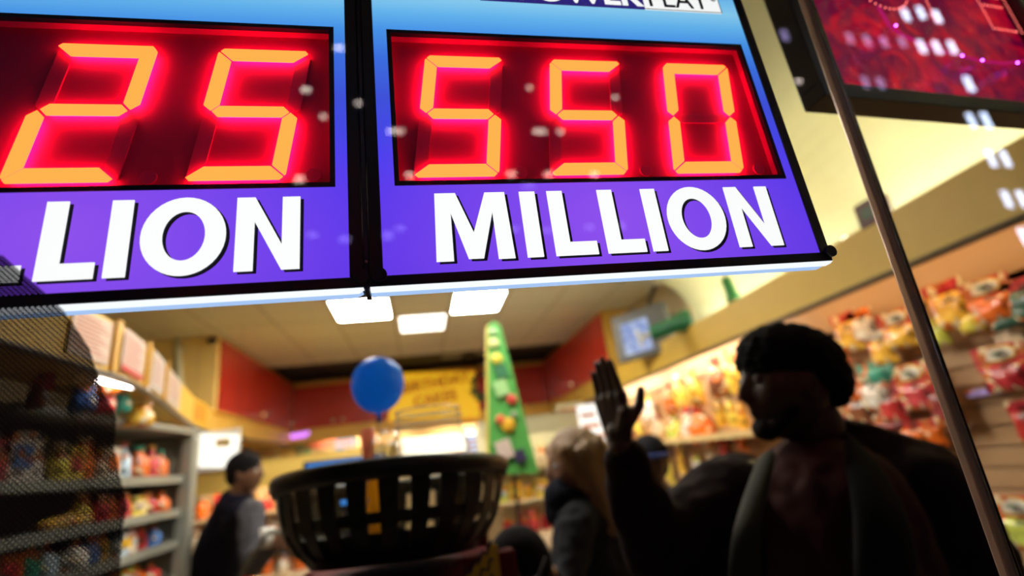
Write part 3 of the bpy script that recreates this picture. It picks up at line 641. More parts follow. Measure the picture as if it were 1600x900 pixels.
BC = py_(617, 745, 1.2); BR = .242      # basket ring centre (in world)
jtop = py_(668, 640, 1.28); jr = thing('glass_jar', 'clear wide-mouthed glass jar standing inside the slatted basket', 'jar', jtop - Vector((0, 0, .143)), 0)
jb = (BC.z - .135) - jr.location.z
bm = BM(); s_ = 1.3
J = [(.070, jb), (.094, jb + .015), (.1, -.02), (.098, .045), (.088, .078), (.079, .092), (.079, .099), (.083, .104), (.079, .109), (.079, .116), (.083, .121), (.079, .126), (.079, .136), (.082, .140), (.079, .143), (.075, .143)]
inn = [(r - .004, z) for r, z in J[::-1][1:]]
inn[-1] = (.066, jb + .005)
add_lathe(bm, J + inn, n=40); obj('glass', bm, clear, jr, True)
bm = BM()
for z, r in ((.143, .078), (.122, .0825), (.105, .0825)):
    add_tube(bm, [(math.cos(2 * math.pi * k / 36) * r, math.sin(2 * math.pi * k / 36) * r, z) for k in range(36)], .0017, 6, closed=True)
obj('rim', bm, milky(thin_glass('rim_glass', (.9, .88, .8), .2, 1.45, .1), .5), jr, True)

bk = thing('slatted_basket', 'black round slatted basket with a thick rim on a dark red stand', 'basket', BC)
bk.rotation_euler = (math.radians(-6), math.radians(1.5), 0)
bmat = mat('basket_black', (.012, .010, .009), .4, bump=.2)
def ringpts(r, z, n=64): return [(r * math.cos(2 * math.pi * k / n), r * math.sin(2 * math.pi * k / n), z) for k in range(n)]
bm = BM(); add_lathe(bm, [(BR - .014, -.022), (BR + .001, -.024), (BR + .008, -.012), (BR + .010, .002), (BR + .004, .012), (BR - .010, .014), (BR - .017, .004), (BR - .014, -.022)], n=72, cap=False); obj('rim', bm, bmat, bk, True)
bm = BM(); add_lathe(bm, [(BR - .027, -.075), (BR - .021, -.075), (BR - .024, -.094), (BR - .030, -.094), (BR - .027, -.075)], n=64, cap=False); obj('middle_hoop', bm, bmat, bk)
bm = BM(); add_lathe(bm, [(.002, -.16), (.165, -.16), (.178, -.145), (.173, -.141), (.002, -.145)], n=48); obj('bottom', bm, bmat, bk)
bm = BM(); add_lathe(bm, [(BR - .074, -.142), (BR - .042, -.108), (BR - .046, -.108), (BR - .079, -.142), (BR - .074, -.142)], n=48, cap=False); obj('gap_darkener', bm, mat('gap_darkener_brown_black', (.02, .014, .01), .7), bk, True)  # added dark ring that keeps light out of the lower slat gaps
NS = 26
for k in range(NS):
    a = 2 * math.pi * (k + .5) / NS; bm = BM(); prev = None; tt = Vector((-math.sin(a), math.cos(a), 0)); rr = Vector((math.cos(a), math.sin(a), 0))
    prof = [(BR - .003, -.008, .0195), (BR - .012, -.06, .0165), (BR - .026, -.10, .0150), (BR - .048, -.132, .013), (BR - .07, -.15, .012)]
    R = []
    for r, z, hw in prof: R.append([bm.verts.new(rr * (r + q) + tt * (hw * s) + Vector((0, 0, z))) for s, q in ((-1, 0), (1, 0), (1, -.005), (-1, -.005))])
    for i in range(len(R) - 1):
        for j in range(4): bm.faces.new((R[i][j], R[i][(j + 1) % 4], R[i + 1][(j + 1) % 4], R[i + 1][j]))
    bm.faces.new(R[0]); bm.faces.new(R[-1][::-1]); obj('slat', bm, bmat, bk)
# dark red stand below it
redw = mat('stand_maroon', (.12, .012, .013), .75)
st = thing('basket_stand', 'dark maroon wooden stand under the slatted basket', 'stand', (BC.x, BC.y, 0))
topz = BC.z - .187
bm = BM(); add_box(bm, (-.17, -.24, topz - .085), (.17, -.21, topz - .0), .006); add_box(bm, (-.17, .16, topz - .085), (.17, .19, topz - .012), .006); obj('rail', bm, redw, st)
bm = BM(); add_box(bm, (-.2, -.21, topz - .02), (.2, .18, topz), .004); obj('top', bm, redw, st)
for sx_ in (-1, 1):
    for sy_ in (-1, 1):
        bm = BM(); hw = .017 if (sx_ < 0) else .045; yb = -.225 if sy_ < 0 else .18
        x = -.205 if sx_ < 0 else .165
        tz = topz + (.0 if sx_ < 0 else .045)
        q = [bm.verts.new(v) for v in ((x - hw - .03 * (sx_ < 0), yb - .02, 0), (x + hw - .03 * (sx_ < 0), yb - .02, 0), (x + hw - .03 * (sx_ < 0), yb + .02, 0), (x - hw - .03 * (sx_ < 0), yb + .02, 0),
                                       (x - hw, yb - .02, tz), (x + hw, yb - .02, tz), (x + hw, yb + .02, tz), (x - hw, yb + .02, tz))]
        for f in ((0, 3, 2, 1), (4, 5, 6, 7), (0, 1, 5, 4), (1, 2, 6, 5), (2, 3, 7, 6), (3, 0, 4, 7)): bm.faces.new([q[i] for i in f])
        bmesh.ops.bevel(bm, geom=list(bm.edges), offset=.003, segments=1, affect='EDGES'); obj('leg', bm, redw, st)
# yellow diamond notice on the stand's right post
pc = py_(748, 910, 1.2 - .2495)
nt_ = thing('diamond_notice', 'yellow diamond-shaped notice with black letters on the maroon stand', 'notice', pc)
bm = BM(); add_prism(bm, [(-.045, -.012), (.028, .055), (.038, .052), (.038, -.075), (.0, -.09)], 0, .002); obj('card', bm, mat('notice_yellow', (.85, .5, .03), .5), nt_)
for i in range(3):
    bm = BM()
    add_tube(bm, [(-.024 + k * .0052, -.001, .012 - i * .024 + k * .0042 + .008 * math.sin(k * 2.1 + i)) for k in range(11)], .0021, 6)
    obj('lettering', bm, shadow_ink, nt_)

# gift bag with crumpled cellophane beside the balloon string
gb = thing('treat_bag', 'yellow and pink treat bag with crumpled cellophane under the balloon', 'bag', Vector((py_(588, 722, 1.3).x, 1.3, BC.z - .138)))
gb.scale = (.62, .7, 1.0)
bm = BM(); add_lathe(bm, [(.03, 0), (.035, .03), (.04, .1), (.036, .155), (.03, .165), (.002, .16)], n=20, sy=.7); obj('bag', bm, translucent('bag_yellow', (.85, .55, .08), .5), gb, True)
bm = BM(); add_lathe(bm, [(.002, .15), (.018, .15), (.022, .2), (.028, .24), (.024, .255), (.002, .25)], c=(-.03, 0, 0), n=12); obj('pink_wrap', bm, translucent('wrap_pink', (.95, .5, .38), .6), gb, True)
bm = BM(); bmesh.ops.create_icosphere(bm, subdivisions=4, radius=.07)
for v in bm.verts:
    n_ = noise.noise(v.co * 22) * .028; v.co = v.co * (1 + n_ / .07); v.co.z = v.co.z * .6 + .2; v.co.x += .045
obj('cellophane', bm, thin_glass('cellophane', (.85, .83, .78), .3, 1.4, .25), gb)

# tall green card tree
tb = py_(803, 760, 3.0); tr = thing('card_tree', 'tall narrow green card tree covered with ornaments, right of the banner', 'decoration', tb)
tt_ = py_(772, 508, 3.0) - tb; bl_ = py_(765, 740, 3.0) - tb; br_ = py_(842, 740, 3.0) - tb
bm = BM(); add_tube(bm, [((bl_.x + br_.x) / 2, .03, bl_.z - .002), ((bl_.x + br_.x) / 2, .03, -tb.z + .02)], .012, 8); add_lathe(bm, [(.002, 0), (.14, 0), (.14, .015), (.012, .03)], c=((bl_.x + br_.x) / 2, .03, -tb.z), n=20); obj('stand_pole', bm, black, tr)
bm = BM(); hx = .032
tl = py_(763, 508, 3.0) - tb; t_r = py_(782, 508, 3.0) - tb
add_prism(bm, [(bl_.x, bl_.z), (br_.x, br_.z), (t_r.x, t_r.z), ((t_r.x + tl.x) / 2, t_r.z + .03), (tl.x, tl.z)], 0, .05)
obj('cone', bm, mat('tree_green', (.10, .42, .09), .5, vary=.25, scale=6), tr)
bm = BM(); add_prism(bm, [(bl_.x - .012, bl_.z), (bl_.x + .004, bl_.z), (tl.x + .004, tl.z), (tl.x - .012, tl.z)], .01, .06); obj('yellow_edge', bm, mat('tree_edge', (.75, .62, .12), .5), tr)
def orn(px, py, r, col, kind='ball', nm='ornament'):
    q = py_(px, py, 2.985) - tb; bm = BM()
    if kind == 'ball': add_ell(bm, q, (r, .014, r))
    else: add_obox(bm, q, (r, .008, r * 1.15), Matrix.Rotation(math.radians(-14), 3, 'Y'))
    o = obj(nm, bm, mat('orn_%02d_%02d_%02d' % tuple(int(c * 99) for c in col), col, .4), tr, kind == 'ball')
for a in ((772, 536, .03, (.85, .9, .4)), (776, 560, .035, (.85, .72, .1)), (800, 624, .032, (.7, .08, .06)), (782, 656, .03, (.75, .16, .06)), (794, 664, .042, (.85, .5, .04)), (770, 518, .022, (.6, .9, .5)), (803, 648, .022, (.3, .4, .25))): orn(*a)
orn(783, 580, .034, (.05, .2, .1), 'box', 'gift_ornament'); orn(788, 702, .045, (.75, .62, .55), 'box', 'ticket_ornament'); orn(813, 712, .03, (.06, .05, .12), 'box', 'dark_ticket_ornament')
orn(783, 606, .04, (.4, .7, .3), 'box', 'lime_card'); 

# birthday banner
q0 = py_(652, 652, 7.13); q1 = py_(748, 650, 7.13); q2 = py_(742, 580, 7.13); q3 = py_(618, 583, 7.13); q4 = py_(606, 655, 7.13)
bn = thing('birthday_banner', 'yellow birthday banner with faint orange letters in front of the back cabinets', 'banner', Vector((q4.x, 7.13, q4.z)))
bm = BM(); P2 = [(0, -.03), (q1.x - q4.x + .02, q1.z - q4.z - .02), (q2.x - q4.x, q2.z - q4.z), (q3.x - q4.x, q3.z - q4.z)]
add_prism(bm, P2, 0, .012); obj('sheet', bm, mat('banner_yellow_glow', (.95, .66, .02), .5, vary=.15, scale=4, emit=(1, .52, .015), es=.6), bn)  # sheet glow added as emission; room light alone leaves it dim
ink = mat('banner_ink', (.72, .25, .02), .6)
text_part('lettering', 'BIRTHDAY', .2, ink, bn, (.2, -.004, .32), (math.pi / 2, math.radians(-5), 0), .001, .006)
text_part('lettering', 'CAKES', .2, ink, bn, (.36, -.004, .12), (math.pi / 2, math.radians(-5), 0), .001, .006)
# wreath left of the tree
wr = thing('wreath', 'green wreath with a red bow on the back cabinets, left of the tree', 'wreath', py_(757, 603, 7.12))
bm = BM()
R = []
for k in range(90):
    a = random.uniform(0, 2 * math.pi); r = .17 + random.uniform(-.035, .035); add_ell(bm, (r * math.cos(a), random.uniform(-.03, .02), r * math.sin(a)), (.03, .02, .03), u=8, v=6)
obj('foliage', bm, mat('wreath_green', (.10, .2, .1), .6), wr, True)
bm = BM(); add_ell(bm, (.05, -.05, .1), (.06, .02, .035)); add_ell(bm, (-.05, -.05, .1), (.06, .02, .035)); add_ell(bm, (0, -.06, .1), (.02, .02, .02)); obj('bow', bm, mat('bow_red', (.6, .05, .02), .5), wr, True)

# ------------------------------------------------------------------ goods
PAL = {'red': (.55, .02, .02), 'orange': (.8, .16, .015), 'golden': (.85, .48, .05), 'pink': (.62, .06, .08), 'teal': (.03, .35, .25), 'dark green': (.02, .10, .07), 'white': (.85, .78, .7), 'lilac': (.35, .28, .7),
       'yellow': (.9, .7, .1), 'lime': (.6, .7, .12), 'brown': (.22, .07, .03), 'blue': (.08, .2, .55), 'pale blue': (.45, .6, .75), 'maroon': (.25, .015, .02), 'beige': (.65, .52, .35), 'rose': (.5, .025, .04), 'sage': (.2, .3, .18)}
def cmat(c, gloss=.25):
    nm = 'goods_' + c.replace(' ', '_')
    if nm in _M: return _M[nm]
    m = mat(nm, PAL[c], gloss, coat=.2); nt = m.node_tree; b = nt.nodes['Principled BSDF']; q = PAL[c]
    tc = nt.nodes.new('ShaderNodeTexCoord'); v = nt.nodes.new('ShaderNodeTexVoronoi'); v.inputs['Scale'].default_value = 34; n = nt.nodes.new('ShaderNodeSeparateColor'); r = nt.nodes.new('ShaderNodeValToRGB')
    nt.links.new(tc.outputs['Object'], v.inputs[0]); nt.links.new(v.outputs['Color'], n.inputs[0]); nt.links.new(n.outputs[0], r.inputs[0]); cr_ = r.color_ramp; cr_.interpolation = 'CONSTANT'
    cr_.elements[0].color = (*q, 1); cr_.elements[1].position = .9; cr_.elements[1].color = (.85, .7, .45, 1)
    for p, cc_ in ((.5, tuple(k * .35 for k in q)), (.66, tuple(min(1, k * 1.3 + .02) for k in q)), (.8, (.6, .16, .03))): e = cr_.elements.new(p); e.color = (*cc_, 1)
    nt.links.new(r.outputs[0], b.inputs['Base Color']); return m
def bag_bm(w_, h, d, n=8, face='-x'):
    bm = BM(); g = [[None] * (n + 1) for _ in range(n + 1)]; gb_ = [[None] * (n + 1) for _ in range(n + 1)]
    for i in range(n + 1):
        for j in range(n + 1):
            u, v = i / n, j / n; e = (math.sin(math.pi * u) * math.sin(math.pi * v)) ** .5 if 0 < i < n and 0 < j < n else 0
            y = (u - .5) * w_ * (1 + .05 * math.sin(v * 9)); z = (v - .5) * h; k = e * d * (.8 + .35 * noise.noise(Vector((y * 30, z * 30, h * 91))))
            g[i][j] = bm.verts.new((-k - .001, y, z)); gb_[i][j] = bm.verts.new((k * .3 + .001, y, z))
    for i in range(n):
        for j in range(n):
            bm.faces.new((g[i][j], g[i + 1][j], g[i + 1][j + 1], g[i][j + 1])); bm.faces.new((gb_[i][j], gb_[i][j + 1], gb_[i + 1][j + 1], gb_[i + 1][j]))
    for i in range(n):
        bm.faces.new((g[i][0], gb_[i][0], gb_[i + 1][0], g[i + 1][0])); bm.faces.new((g[i][n], g[i + 1][n], gb_[i + 1][n], gb_[i][n]))
        bm.faces.new((g[0][i], g[0][i + 1], gb_[0][i + 1], gb_[0][i])); bm.faces.new((g[n][i], gb_[n][i], gb_[n][i + 1], g[n][i + 1]))
    return bm
_used = []
def candy_bag(Y, Z, w_, h, body, head, label, oval=False, X=2.13, grp='candy bags on the right slatwall'):
    t = thing('candy_bag', label, 'candy bag', (X, Y, Z), 0, grp); _used.append((Y, Z, max(w_, h)))
    hb = h * (.62 if oval else .78)
    o = obj('bag', bag_bm(w_, hb, min(.03, w_ * .28)), cmat(body), t, True, loc=(0, 0, -h / 2 + hb / 2))
    bm = BM(); add_box(bm, (-.006, -w_ / 2 - .002, h / 2 - (h - hb) - .004), (.002, w_ / 2 + .002, h / 2), .001); hd = obj('header_card', bm, cmat(head, .4), t)
    if oval:
        zc = h / 2 - (h - hb) * .5; a, b = w_ * .40, (h - hb) * .44
        for r, x_, c in ((1, -.0075, 'yellow'), (.84, -.009, 'white'), (.3, -.0105, 'sage')):
            bm = BM(); bmesh.ops.create_circle(bm, cap_ends=True, segments=24, radius=1)
            for v in bm.verts: v.co = Vector((x_, v.co.x * a * r, zc + v.co.y * b * r * (1 if r > .5 else .8)))
            ex = bmesh.ops.extrude_face_region(bm, geom=list(bm.faces)); 
            for v in [e for e in ex['geom'] if isinstance(e, bmesh.types.BMVert)]: v.co.x -= .001
            obj('oval_emblem' if r == 1 else ('oval_centre' if r < .5 else 'oval_field'), bm, cmat(c), hd)
    bm = BM(); add_tube(bm, [(.07, 0, h / 2 - .012), (-.02, 0, h / 2 - .012), (-.026, 0, h / 2 - .004)], .0025, 6); obj('peg', bm, mat('peg_steel', (.6, .6, .6), .25, .9), t)
    return t
def wallbag(px, py, w_, h, body, head, label, oval=False):
    p = on(px, py, 0, 2.12); w_ *= .92; return candy_bag(p.y, p.z, w_, h, body, head, label, oval)
wallbag(1542, 470, .19, .17, 'orange', 'red', 'red candy bag with a glowing oval emblem, highest at the right edge', True)
wallbag(1566, 575, .19, .17, 'rose', 'red', 'red candy bag with a white oval emblem, second row right of the post', True)
wallbag(1592, 818, .2, .19, 'lime', 'red', 'red candy bag with an oval emblem, lowest beyond the post', True)
wallbag(1402, 515, .19, .17, 'golden', 'red', 'red and golden candy bag with an oval emblem, left of the post', True)
wallbag(1425, 605, .2, .2, 'pink', 'red', 'pink candy bag with an oval emblem, second row left of the post', True)
wallbag(1600, 470, .14, .16, 'dark green', 'red', 'dark green candy bag in the top row at the frame edge')
wallbag(1572, 502, .13, .06, 'dark green', 'teal', 'flat dark green bag under the glowing oval emblem')
wallbag(1480, 478, .17, .2, 'golden', 'rose', 'golden candy bag with pink top behind the post')
wallbag(1512, 500, .10, .10, 'yellow', 'golden', 'small yellow candy bag right of the post')
wallbag(1460, 520, .10, .12, 'lime', 'yellow', 'lime candy bag beside the post in the top row')
wallbag(1345, 510, .15, .16, 'white', 'orange', 'white and orange candy bag above the man\'s shoulder')
wallbag(1322, 520, .16, .2, 'golden', 'red', 'golden candy bag just right of the man\'s head')
wallbag(1375, 545, .15, .16, 'golden', 'white', 'golden candy bag with pale top above the teal one')
wallbag(1368, 582, .22, .1, 'teal', 'teal', 'teal candy bag in the middle of the wall')
wallbag(1362, 615, .2, .17, 'white', 'pink', 'white and pink candy bag under the teal one')
wallbag(1388, 632, .15, .16, 'red', 'maroon', 'red candy bag beside the white and pink one')
wallbag(1315, 585, .14, .3, 'orange', 'red', 'tall orange candy bag behind the man\'s head')
wallbag(1340, 640, .2, .16, 'brown', 'golden', 'brown candy bag above the man\'s shoulder')
wallbag(1425, 680, .3, .12, 'orange', 'red', 'long orange candy bag low behind the post')
wallbag(1385, 668, .2, .10, 'maroon', 'orange', 'maroon candy bag low above the shoulder')
wallbag(1470, 630, .14, .2, 'maroon', 'rose', 'maroon candy bag just left of the post')
wallbag(1598, 660, .08, .15, 'red', 'rose', 'narrow red candy bag at the frame edge')
def tagcard(px, py, w_, h, c, label):
    p = on(px, py, 0, 2.17); bm = BM(); add_box(bm, (-.002, -w_ / 2, -h / 2), (.01, w_ / 2, h / 2), .001); add_box(bm, (.01, -w_ / 2, h / 2 - .01), (.03, w_ / 2, h / 2)); tag(obj('price_tag', bm, cmat(c, .5), loc=p), label, 'price tag', 'price tags on the slatwall')
tagcard(1575, 523, .1, .085, 'beige', 'large blank cream price tag right of the post'); tagcard(1540, 612, .16, .028, 'lilac', 'lilac strip tag below the oval emblem'); tagcard(1505, 668, .03, .022, 'white', 'tiny white tag left of the grooves')
# far stretch of the right wall: bright bottles and bags
def bottle(px, py, r, h, c, cap, label, X=2.08):
    r *= .7; h *= .82
    p = on(px, py, 0, X); t = thing('candy_jar', label, 'jar', (p.x, p.y, p.z - h / 2), 0, 'bright jars on the right wall shelves')
    bm = BM(); add_lathe(bm, [(r * .8, 0), (r, .02), (r * 1.02, h * .45), (r * .85, h * .62), (r * .4, h * .8), (r * .36, h * .86)], n=16); obj('jar', bm, cmat(c), t, True)
    bm = BM(); add_lathe(bm, [(r * .44, h * .85), (r * .46, h), (r * .2, h * 1.01)], n=14); obj('lid', bm, cmat(cap), t, True); _used.append((p.y, p.z, h))
for a in ((1122, 590, .11, .34, 'brown', 'red', 'big brown-red jar in the top row near the man\'s face'), (1152, 585, .06, .34, 'golden', 'orange', 'golden striped jar right beside the man\'s brow'), (1140, 580, .05, .36, 'yellow', 'golden', 'slim yellow jar left of the golden striped one'),
          (1085, 605, .09, .34, 'golden', 'yellow', 'golden jar in the top row, middle of the bright stretch'), (1062, 612, .07, .32, 'yellow', 'white', 'yellow jar in the top row, left of the golden one'), (1047, 622, .08, .3, 'orange', 'red', 'small orange jar nearest the raised thumb'),
          (1096, 664, .14, .34, 'orange', 'red', 'large orange-red jar in the second row'), (1078, 664, .10, .32, 'white', 'pink', 'white jar behind the large orange-red one'), (1055, 668, .11, .3, 'lime', 'yellow', 'lime jar in the second row'), (1030, 668, .1, .25, 'beige', 'rose', 'beige jar in the second row nearest the hand'),
          (1124, 640, .06, .28, 'golden', 'lilac', 'golden jar with lilac top in the second row'), (1142, 640, .05, .28, 'yellow', 'brown', 'yellow jar with brown top in the second row'), (1158, 645, .05, .26, 'golden', 'maroon', 'golden jar with maroon top at the man\'s chin')): bottle(*a)
for i, (a, b) in enumerate((((1008, 688), (1120, 672)), ((1110, 668), (1200, 652)))):
    pass
bm = BM(); za = on(1150, 676, 0, 2.0).z; add_box(bm, (1.96, 2.4, za - .02), (2.199, 5.1, za), .003); add_box(bm, (1.955, 2.4, za - .03), (1.965, 5.1, za + .012), .002)
tag(obj('wall_shelf', bm, mat('shelf_cream', (.75, .55, .25), .4)), 'cream shelf along the right wall under the jars', 'shelf')
for a in ((1062, 722, .13, .3, 'golden', 'yellow', 'golden candy bag in the lowest visible row'), (1045, 740, .13, .24, 'yellow', 'golden', 'yellow candy bag beside the raised forearm'), (1088, 732, .13, .2, 'white', 'lime', 'white candy bag in the lowest visible row'),
          (1108, 712, .12, .22, 'beige', 'golden', 'beige candy bag below the cream shelf'), (1128, 700, .13, .16, 'red', 'pink', 'red candy bag right under the man\'s chin'), (1155, 690, .14, .14, 'orange', 'red', 'orange candy bag at the man\'s collar'),
          (1068, 760, .13, .16, 'rose', 'white', 'rose candy bag low beside the forearm'), (1120, 728, .1, .12, 'rose', 'red', 'rose candy bag above the shirt shoulder'), (1010, 640, .3, .25, 'white', 'yellow', 'very bright white bag seen between fingers and thumb')):
    wallbag(*a)
cols = ['red', 'orange', 'golden', 'rose', 'brown', 'beige', 'maroon', 'yellow', 'pink', 'lime']
for r_, Z in enumerate((1.93, 1.72, 1.5, 1.28)):
    Y = 1.15 + .1 * r_
    while Y < 4.9:
        Y += random.uniform(.15, .2)
        c, hd = random.choice(cols), random.choice(cols)
        if any(abs(Y - a) < .5 * (s + .13) and abs(Z - b) < .5 * (s + .15) for a, b, s in _used): continue
        if Y < 1.6 and Z < 1.65: continue
        if Z > 1.8 and Y > 3: continue
        row = ['top', 'second', 'third', 'lowest'][r_]
        candy_bag(Y, Z, .13, .17, c, hd, 'blurred %s candy bag with %s top in the %s slatwall row' % (c, hd, row), X=2.15, grp='%s bags with %s tops, %s slatwall row' % (c, hd, row))

# left shelving unit
su = thing('shelving_unit', 'pale metal shelving unit with a rounded end post on the left', 'shelving', (-1.5, 2.0, 0))
metal = mat('shelf_metal', (.34, .35, .30), .4, .2)
bm = BM(); add_box(bm, (-.32, 0, 0), (-.3, 1.5, 1.95)); obj('back_panel', bm, mat('unit_back', (.16, .14, .11), .6), su)
bm = BM(); add_box(bm, (-.3, 1.46, 0), (.16, 1.5, 1.95), .012); add_box(bm, (.09, 1.42, 0), (.17, 1.52, 1.95), .02); obj('end_post', bm, metal, su)
bm = BM(); add_box(bm, (-.3, 0, 1.95), (.17, 1.52, 1.985), .01); obj('top_canopy', bm, metal, su)
SHZ = [1.715, 1.535, 1.37, 1.19]
for z in SHZ[:4]:
    bm = BM(); add_box(bm, (-.3, 0, z - .02), (.12, 1.46, z), .003); add_box(bm, (.12, 0, z - .03), (.128, 1.46, z + .012), .002); s = obj('shelf', bm, metal, su)
def item(kind, p, c, c2, label, grp, w_=.07, h=.13, rot=0):
    t = thing(kind, label, kind.replace('_', ' '), p, rot, grp); bm = BM()
    if kind == 'snack_box':
        add_box(bm, (-w_ / 2, -w_ * .3, 0), (w_ / 2, w_ * .3, h), .004); obj('carton', bm, cmat(c), t)
        bm = BM(); add_box(bm, (-w_ * .35, -w_ * .3 - .002, h * .3), (w_ * .35, -w_ * .3 - .0004, h * .75)); obj('printed_label', bm, cmat(c2), t)
    elif kind == 'bottle':
        add_lathe(bm, [(w_ * .45, 0), (w_ * .5, .01), (w_ * .5, h * .55), (w_ * .2, h * .8), (w_ * .2, h * .88)], n=14); obj('bottle_body', bm, cmat(c), t, True)
        bm = BM(); add_lathe(bm, [(w_ * .24, h * .87), (w_ * .24, h)], n=12); obj('cap', bm, cmat(c2), t)
    else:
        add_lathe(bm, [(w_ * .4, 0), (w_ * .52, h * .12), (w_ * .5, h * .5), (w_ * .34, h * .8), (w_ * .4, h)], n=14, sy=.7); obj('pouch', bm, cmat(c), t, True)
        bm = BM(); add_box(bm, (-w_ * .42, -.004, h * .98), (w_ * .42, .004, h * 1.08), .002); obj('seal', bm, cmat(c2), t)
    return t
KN = {'snack_box': 'box', 'bottle': 'bottle', 'snack_pouch': 'pouch'}
lc = ['pale blue', 'white', 'rose', 'blue', 'pink', 'orange', 'teal', 'beige', 'yellow', 'red', 'golden']
for si, z in enumerate(SHZ[:4]):
    y = .08
    seq = 0
    if si == 1: y = .62
    while y < 1.3:
        kind = random.choice(['snack_box', 'bottle', 'snack_pouch']); w_ = random.uniform(.075, .12); h = random.uniform(.14, .19) if si == 0 else random.uniform(.1, .135)
        c, c2 = random.choice(lc if si < 3 else ['orange', 'red', 'golden', 'lime', 'yellow']), random.choice(lc)
        row = ['top', 'second', 'third', 'lowest'][si]
        item(kind, (-1.475 + random.uniform(.0, .03), 2.0 + y + w_ / 2, z + .0005), c, c2, '%s %s with %s detail on the %s shelf at the left' % (c, KN[kind], c2, row), '%s %ss with %s, %s left shelf' % (c, KN[kind], c2, row), w_, h, math.radians(75))
        y += w_ + random.uniform(.005, .03); seq += 1
# hanging goods high at left, under the tube light
for i, (px, py, w_, c, l) in enumerate(((160, 600, .13, 'orange', 'orange snack pouch right under the left tube light'), (162, 628, .09, 'red', 'red snack pouch hanging below the orange one'), (188, 628, .09, 'teal', 'teal snack pouch hanging beside the dark sheet\'s edge'), (72, 588, .06, 'red', 'small red pouch glinting through the dark sheet'), (58, 617, .06, 'brown', 'small brown pouch seen through the dark sheet'),
                                    (130, 625, .1, 'blue', 'blue pouch seen through the dark sheet'), (215, 650, .14, 'golden', 'golden pouch above the shelving canopy'))):
    p = on(px, py, 0, -1.3); item('snack_pouch', (p.x, p.y, p.z - .05), c, 'white', l, 'pouches hanging at the left', w_, .1)
bm = BM(); p = Vector((-1.45, on(115, 748, 0, -1.45).y, 1.566)); add_ell(bm, (0, 0, 0), (.05, .17, .029)); tag(obj('yellow_loaf_bag', bm, cmat('golden'), smooth=True, loc=p), 'long yellow package seen through the dark sheet', 'package')
# back-left display: bright poster, red post, shelf of sweets, boards
lp = thing('lit_poster', 'brightly lit white poster left of the leaning man\'s head', 'poster', py_(333, 704, 4.33))
bm = BM(); add_obox(bm, (0, 0, 0), (.17, .006, .12), Matrix.Rotation(math.radians(8), 3, 'Y')); obj('sheet', bm, glow('poster_lit', (1, .97, .85), 1.6), lp)
for sx_ in (-1, 1):
    wb = BM(); add_tube(wb, [(sx_ * .16, .02, .145), (sx_ * .16, .02, 2.9 - lp.location.z)], .0009, 6); obj('hanging_wire', wb, black, lp)
bm = BM(); add_box(bm, (-.18, .012, -.15), (.18, .03, .15), .004); obj('light_box', bm, white_m, lp)
bm = BM(); add_box(bm, (.02, -.016, .02), (.12, -.008, .08)); obj('picture', bm, cmat('yellow'), lp)
bm = BM(); a = py_(302, 705, 4.25); b = py_(296, 905, 4.25); add_tube(bm, [a, (b.x, b.y, .0)], .022, 8); tag(obj('red_post', bm, cmat('maroon')), 'thin red upright post left of the leaning man', 'post')
ds = thing('display_stand', 'wide sweets display stand with lit shelves behind the leaning man', 'display', (-1.15, 4.75, 0))
bm = BM(); add_box(bm, (-.7, .2, 0), (.95, .24, 1.79)); obj('back_panel', bm, mat('stand_cream', (.75, .6, .38), .5), ds)
bm = BM(); add_box(bm, (-.7, -.36, 1.60), (.95, -.34, 1.80)); add_box(bm, (-.7, -.36, 1.79), (.95, .24, 1.81)); obj('header', bm, mat('header_yellow', (.85, .6, .15), .5), ds)
DZ = [.68, .95, 1.2, 1.42]
for z in DZ: bm = BM(); add_box(bm, (-.7, -.12, z - .02), (.95, .2, z), .003); obj('shelf', bm, mat('stand_shelf', (.7, .58, .42), .5), ds)
for si, z in enumerate(DZ):
    x = -.66
    while x < .88:
        kind = random.choice(['snack_box', 'bottle', 'snack_pouch']); w_ = random.uniform(.09, .13); h = random.uniform(.12, .18)
        c, c2 = random.choice(['orange', 'yellow', 'white', 'rose', 'golden', 'beige', 'lime', 'pink']), random.choice(lc)
        row = ['lowest', 'third', 'second', 'top'][si]
        item(kind, (-1.15 + x + w_ / 2, 4.75 + random.uniform(-.05, 0.02), z + .0005), c, c2, '%s %s with %s detail, %s shelf behind the leaning man' % (c, KN[kind], c2, row), '%s %ss with %s, %s display shelf' % (c, KN[kind], c2, row), w_, h)
        x += w_ + random.uniform(.004, .03)
tube_light((-1.75, 4.46, 1.7625), (-.35, 4.46, 1.7625), 'tube light over the sweets display at back left', glow('tube_display', (1, .9, .7), 40))
def board(px, py, Y, w_, h, col, label, lit=0, kind='menu_board', extra=None):
    t = thing(kind, label, 'board', py_(px, py, Y)); bm = BM(); add_box(bm, (-w_ / 2, 0, -h / 2), (w_ / 2, .02, h / 2), .003)
    if Y < 7:
        for sx_ in (-1, 1):
            wb = BM(); add_tube(wb, [(sx_ * w_ * .45, .01, h / 2 - .002), (sx_ * w_ * .45, .01, 2.9 - t.location.z)], .0009, 6); obj('hanging_wire', wb, black, t)
    obj('panel', bm, glow('lit_%s_%d' % (kind, px), col, lit) if lit else mat('board_%d' % px, col, .5), t)
    bm = BM()
    for k in range(3): add_box(bm, (-w_ * .4, -.004, -h * .3 + k * h * .25), (w_ * (.4 - .12 * k), -.0005, -h * .3 + k * h * .25 + h * .1))
    obj('printed_lines', bm, mat('board_ink_%d' % px, extra or (.5, .2, .1), .5), t)
board(416, 712, 7.47, .36, .28, (.75, .62, .3), 'cream board behind the leaning man\'s head')
board(452, 716, 7.47, .22, .22, (.8, .62, .15), 'yellow board beside the green sign on the back counter')
board(499, 690, 7.47, .42, .15, (.75, .16, .1), 'red strip sign left of the blue-white one under the back ledge')
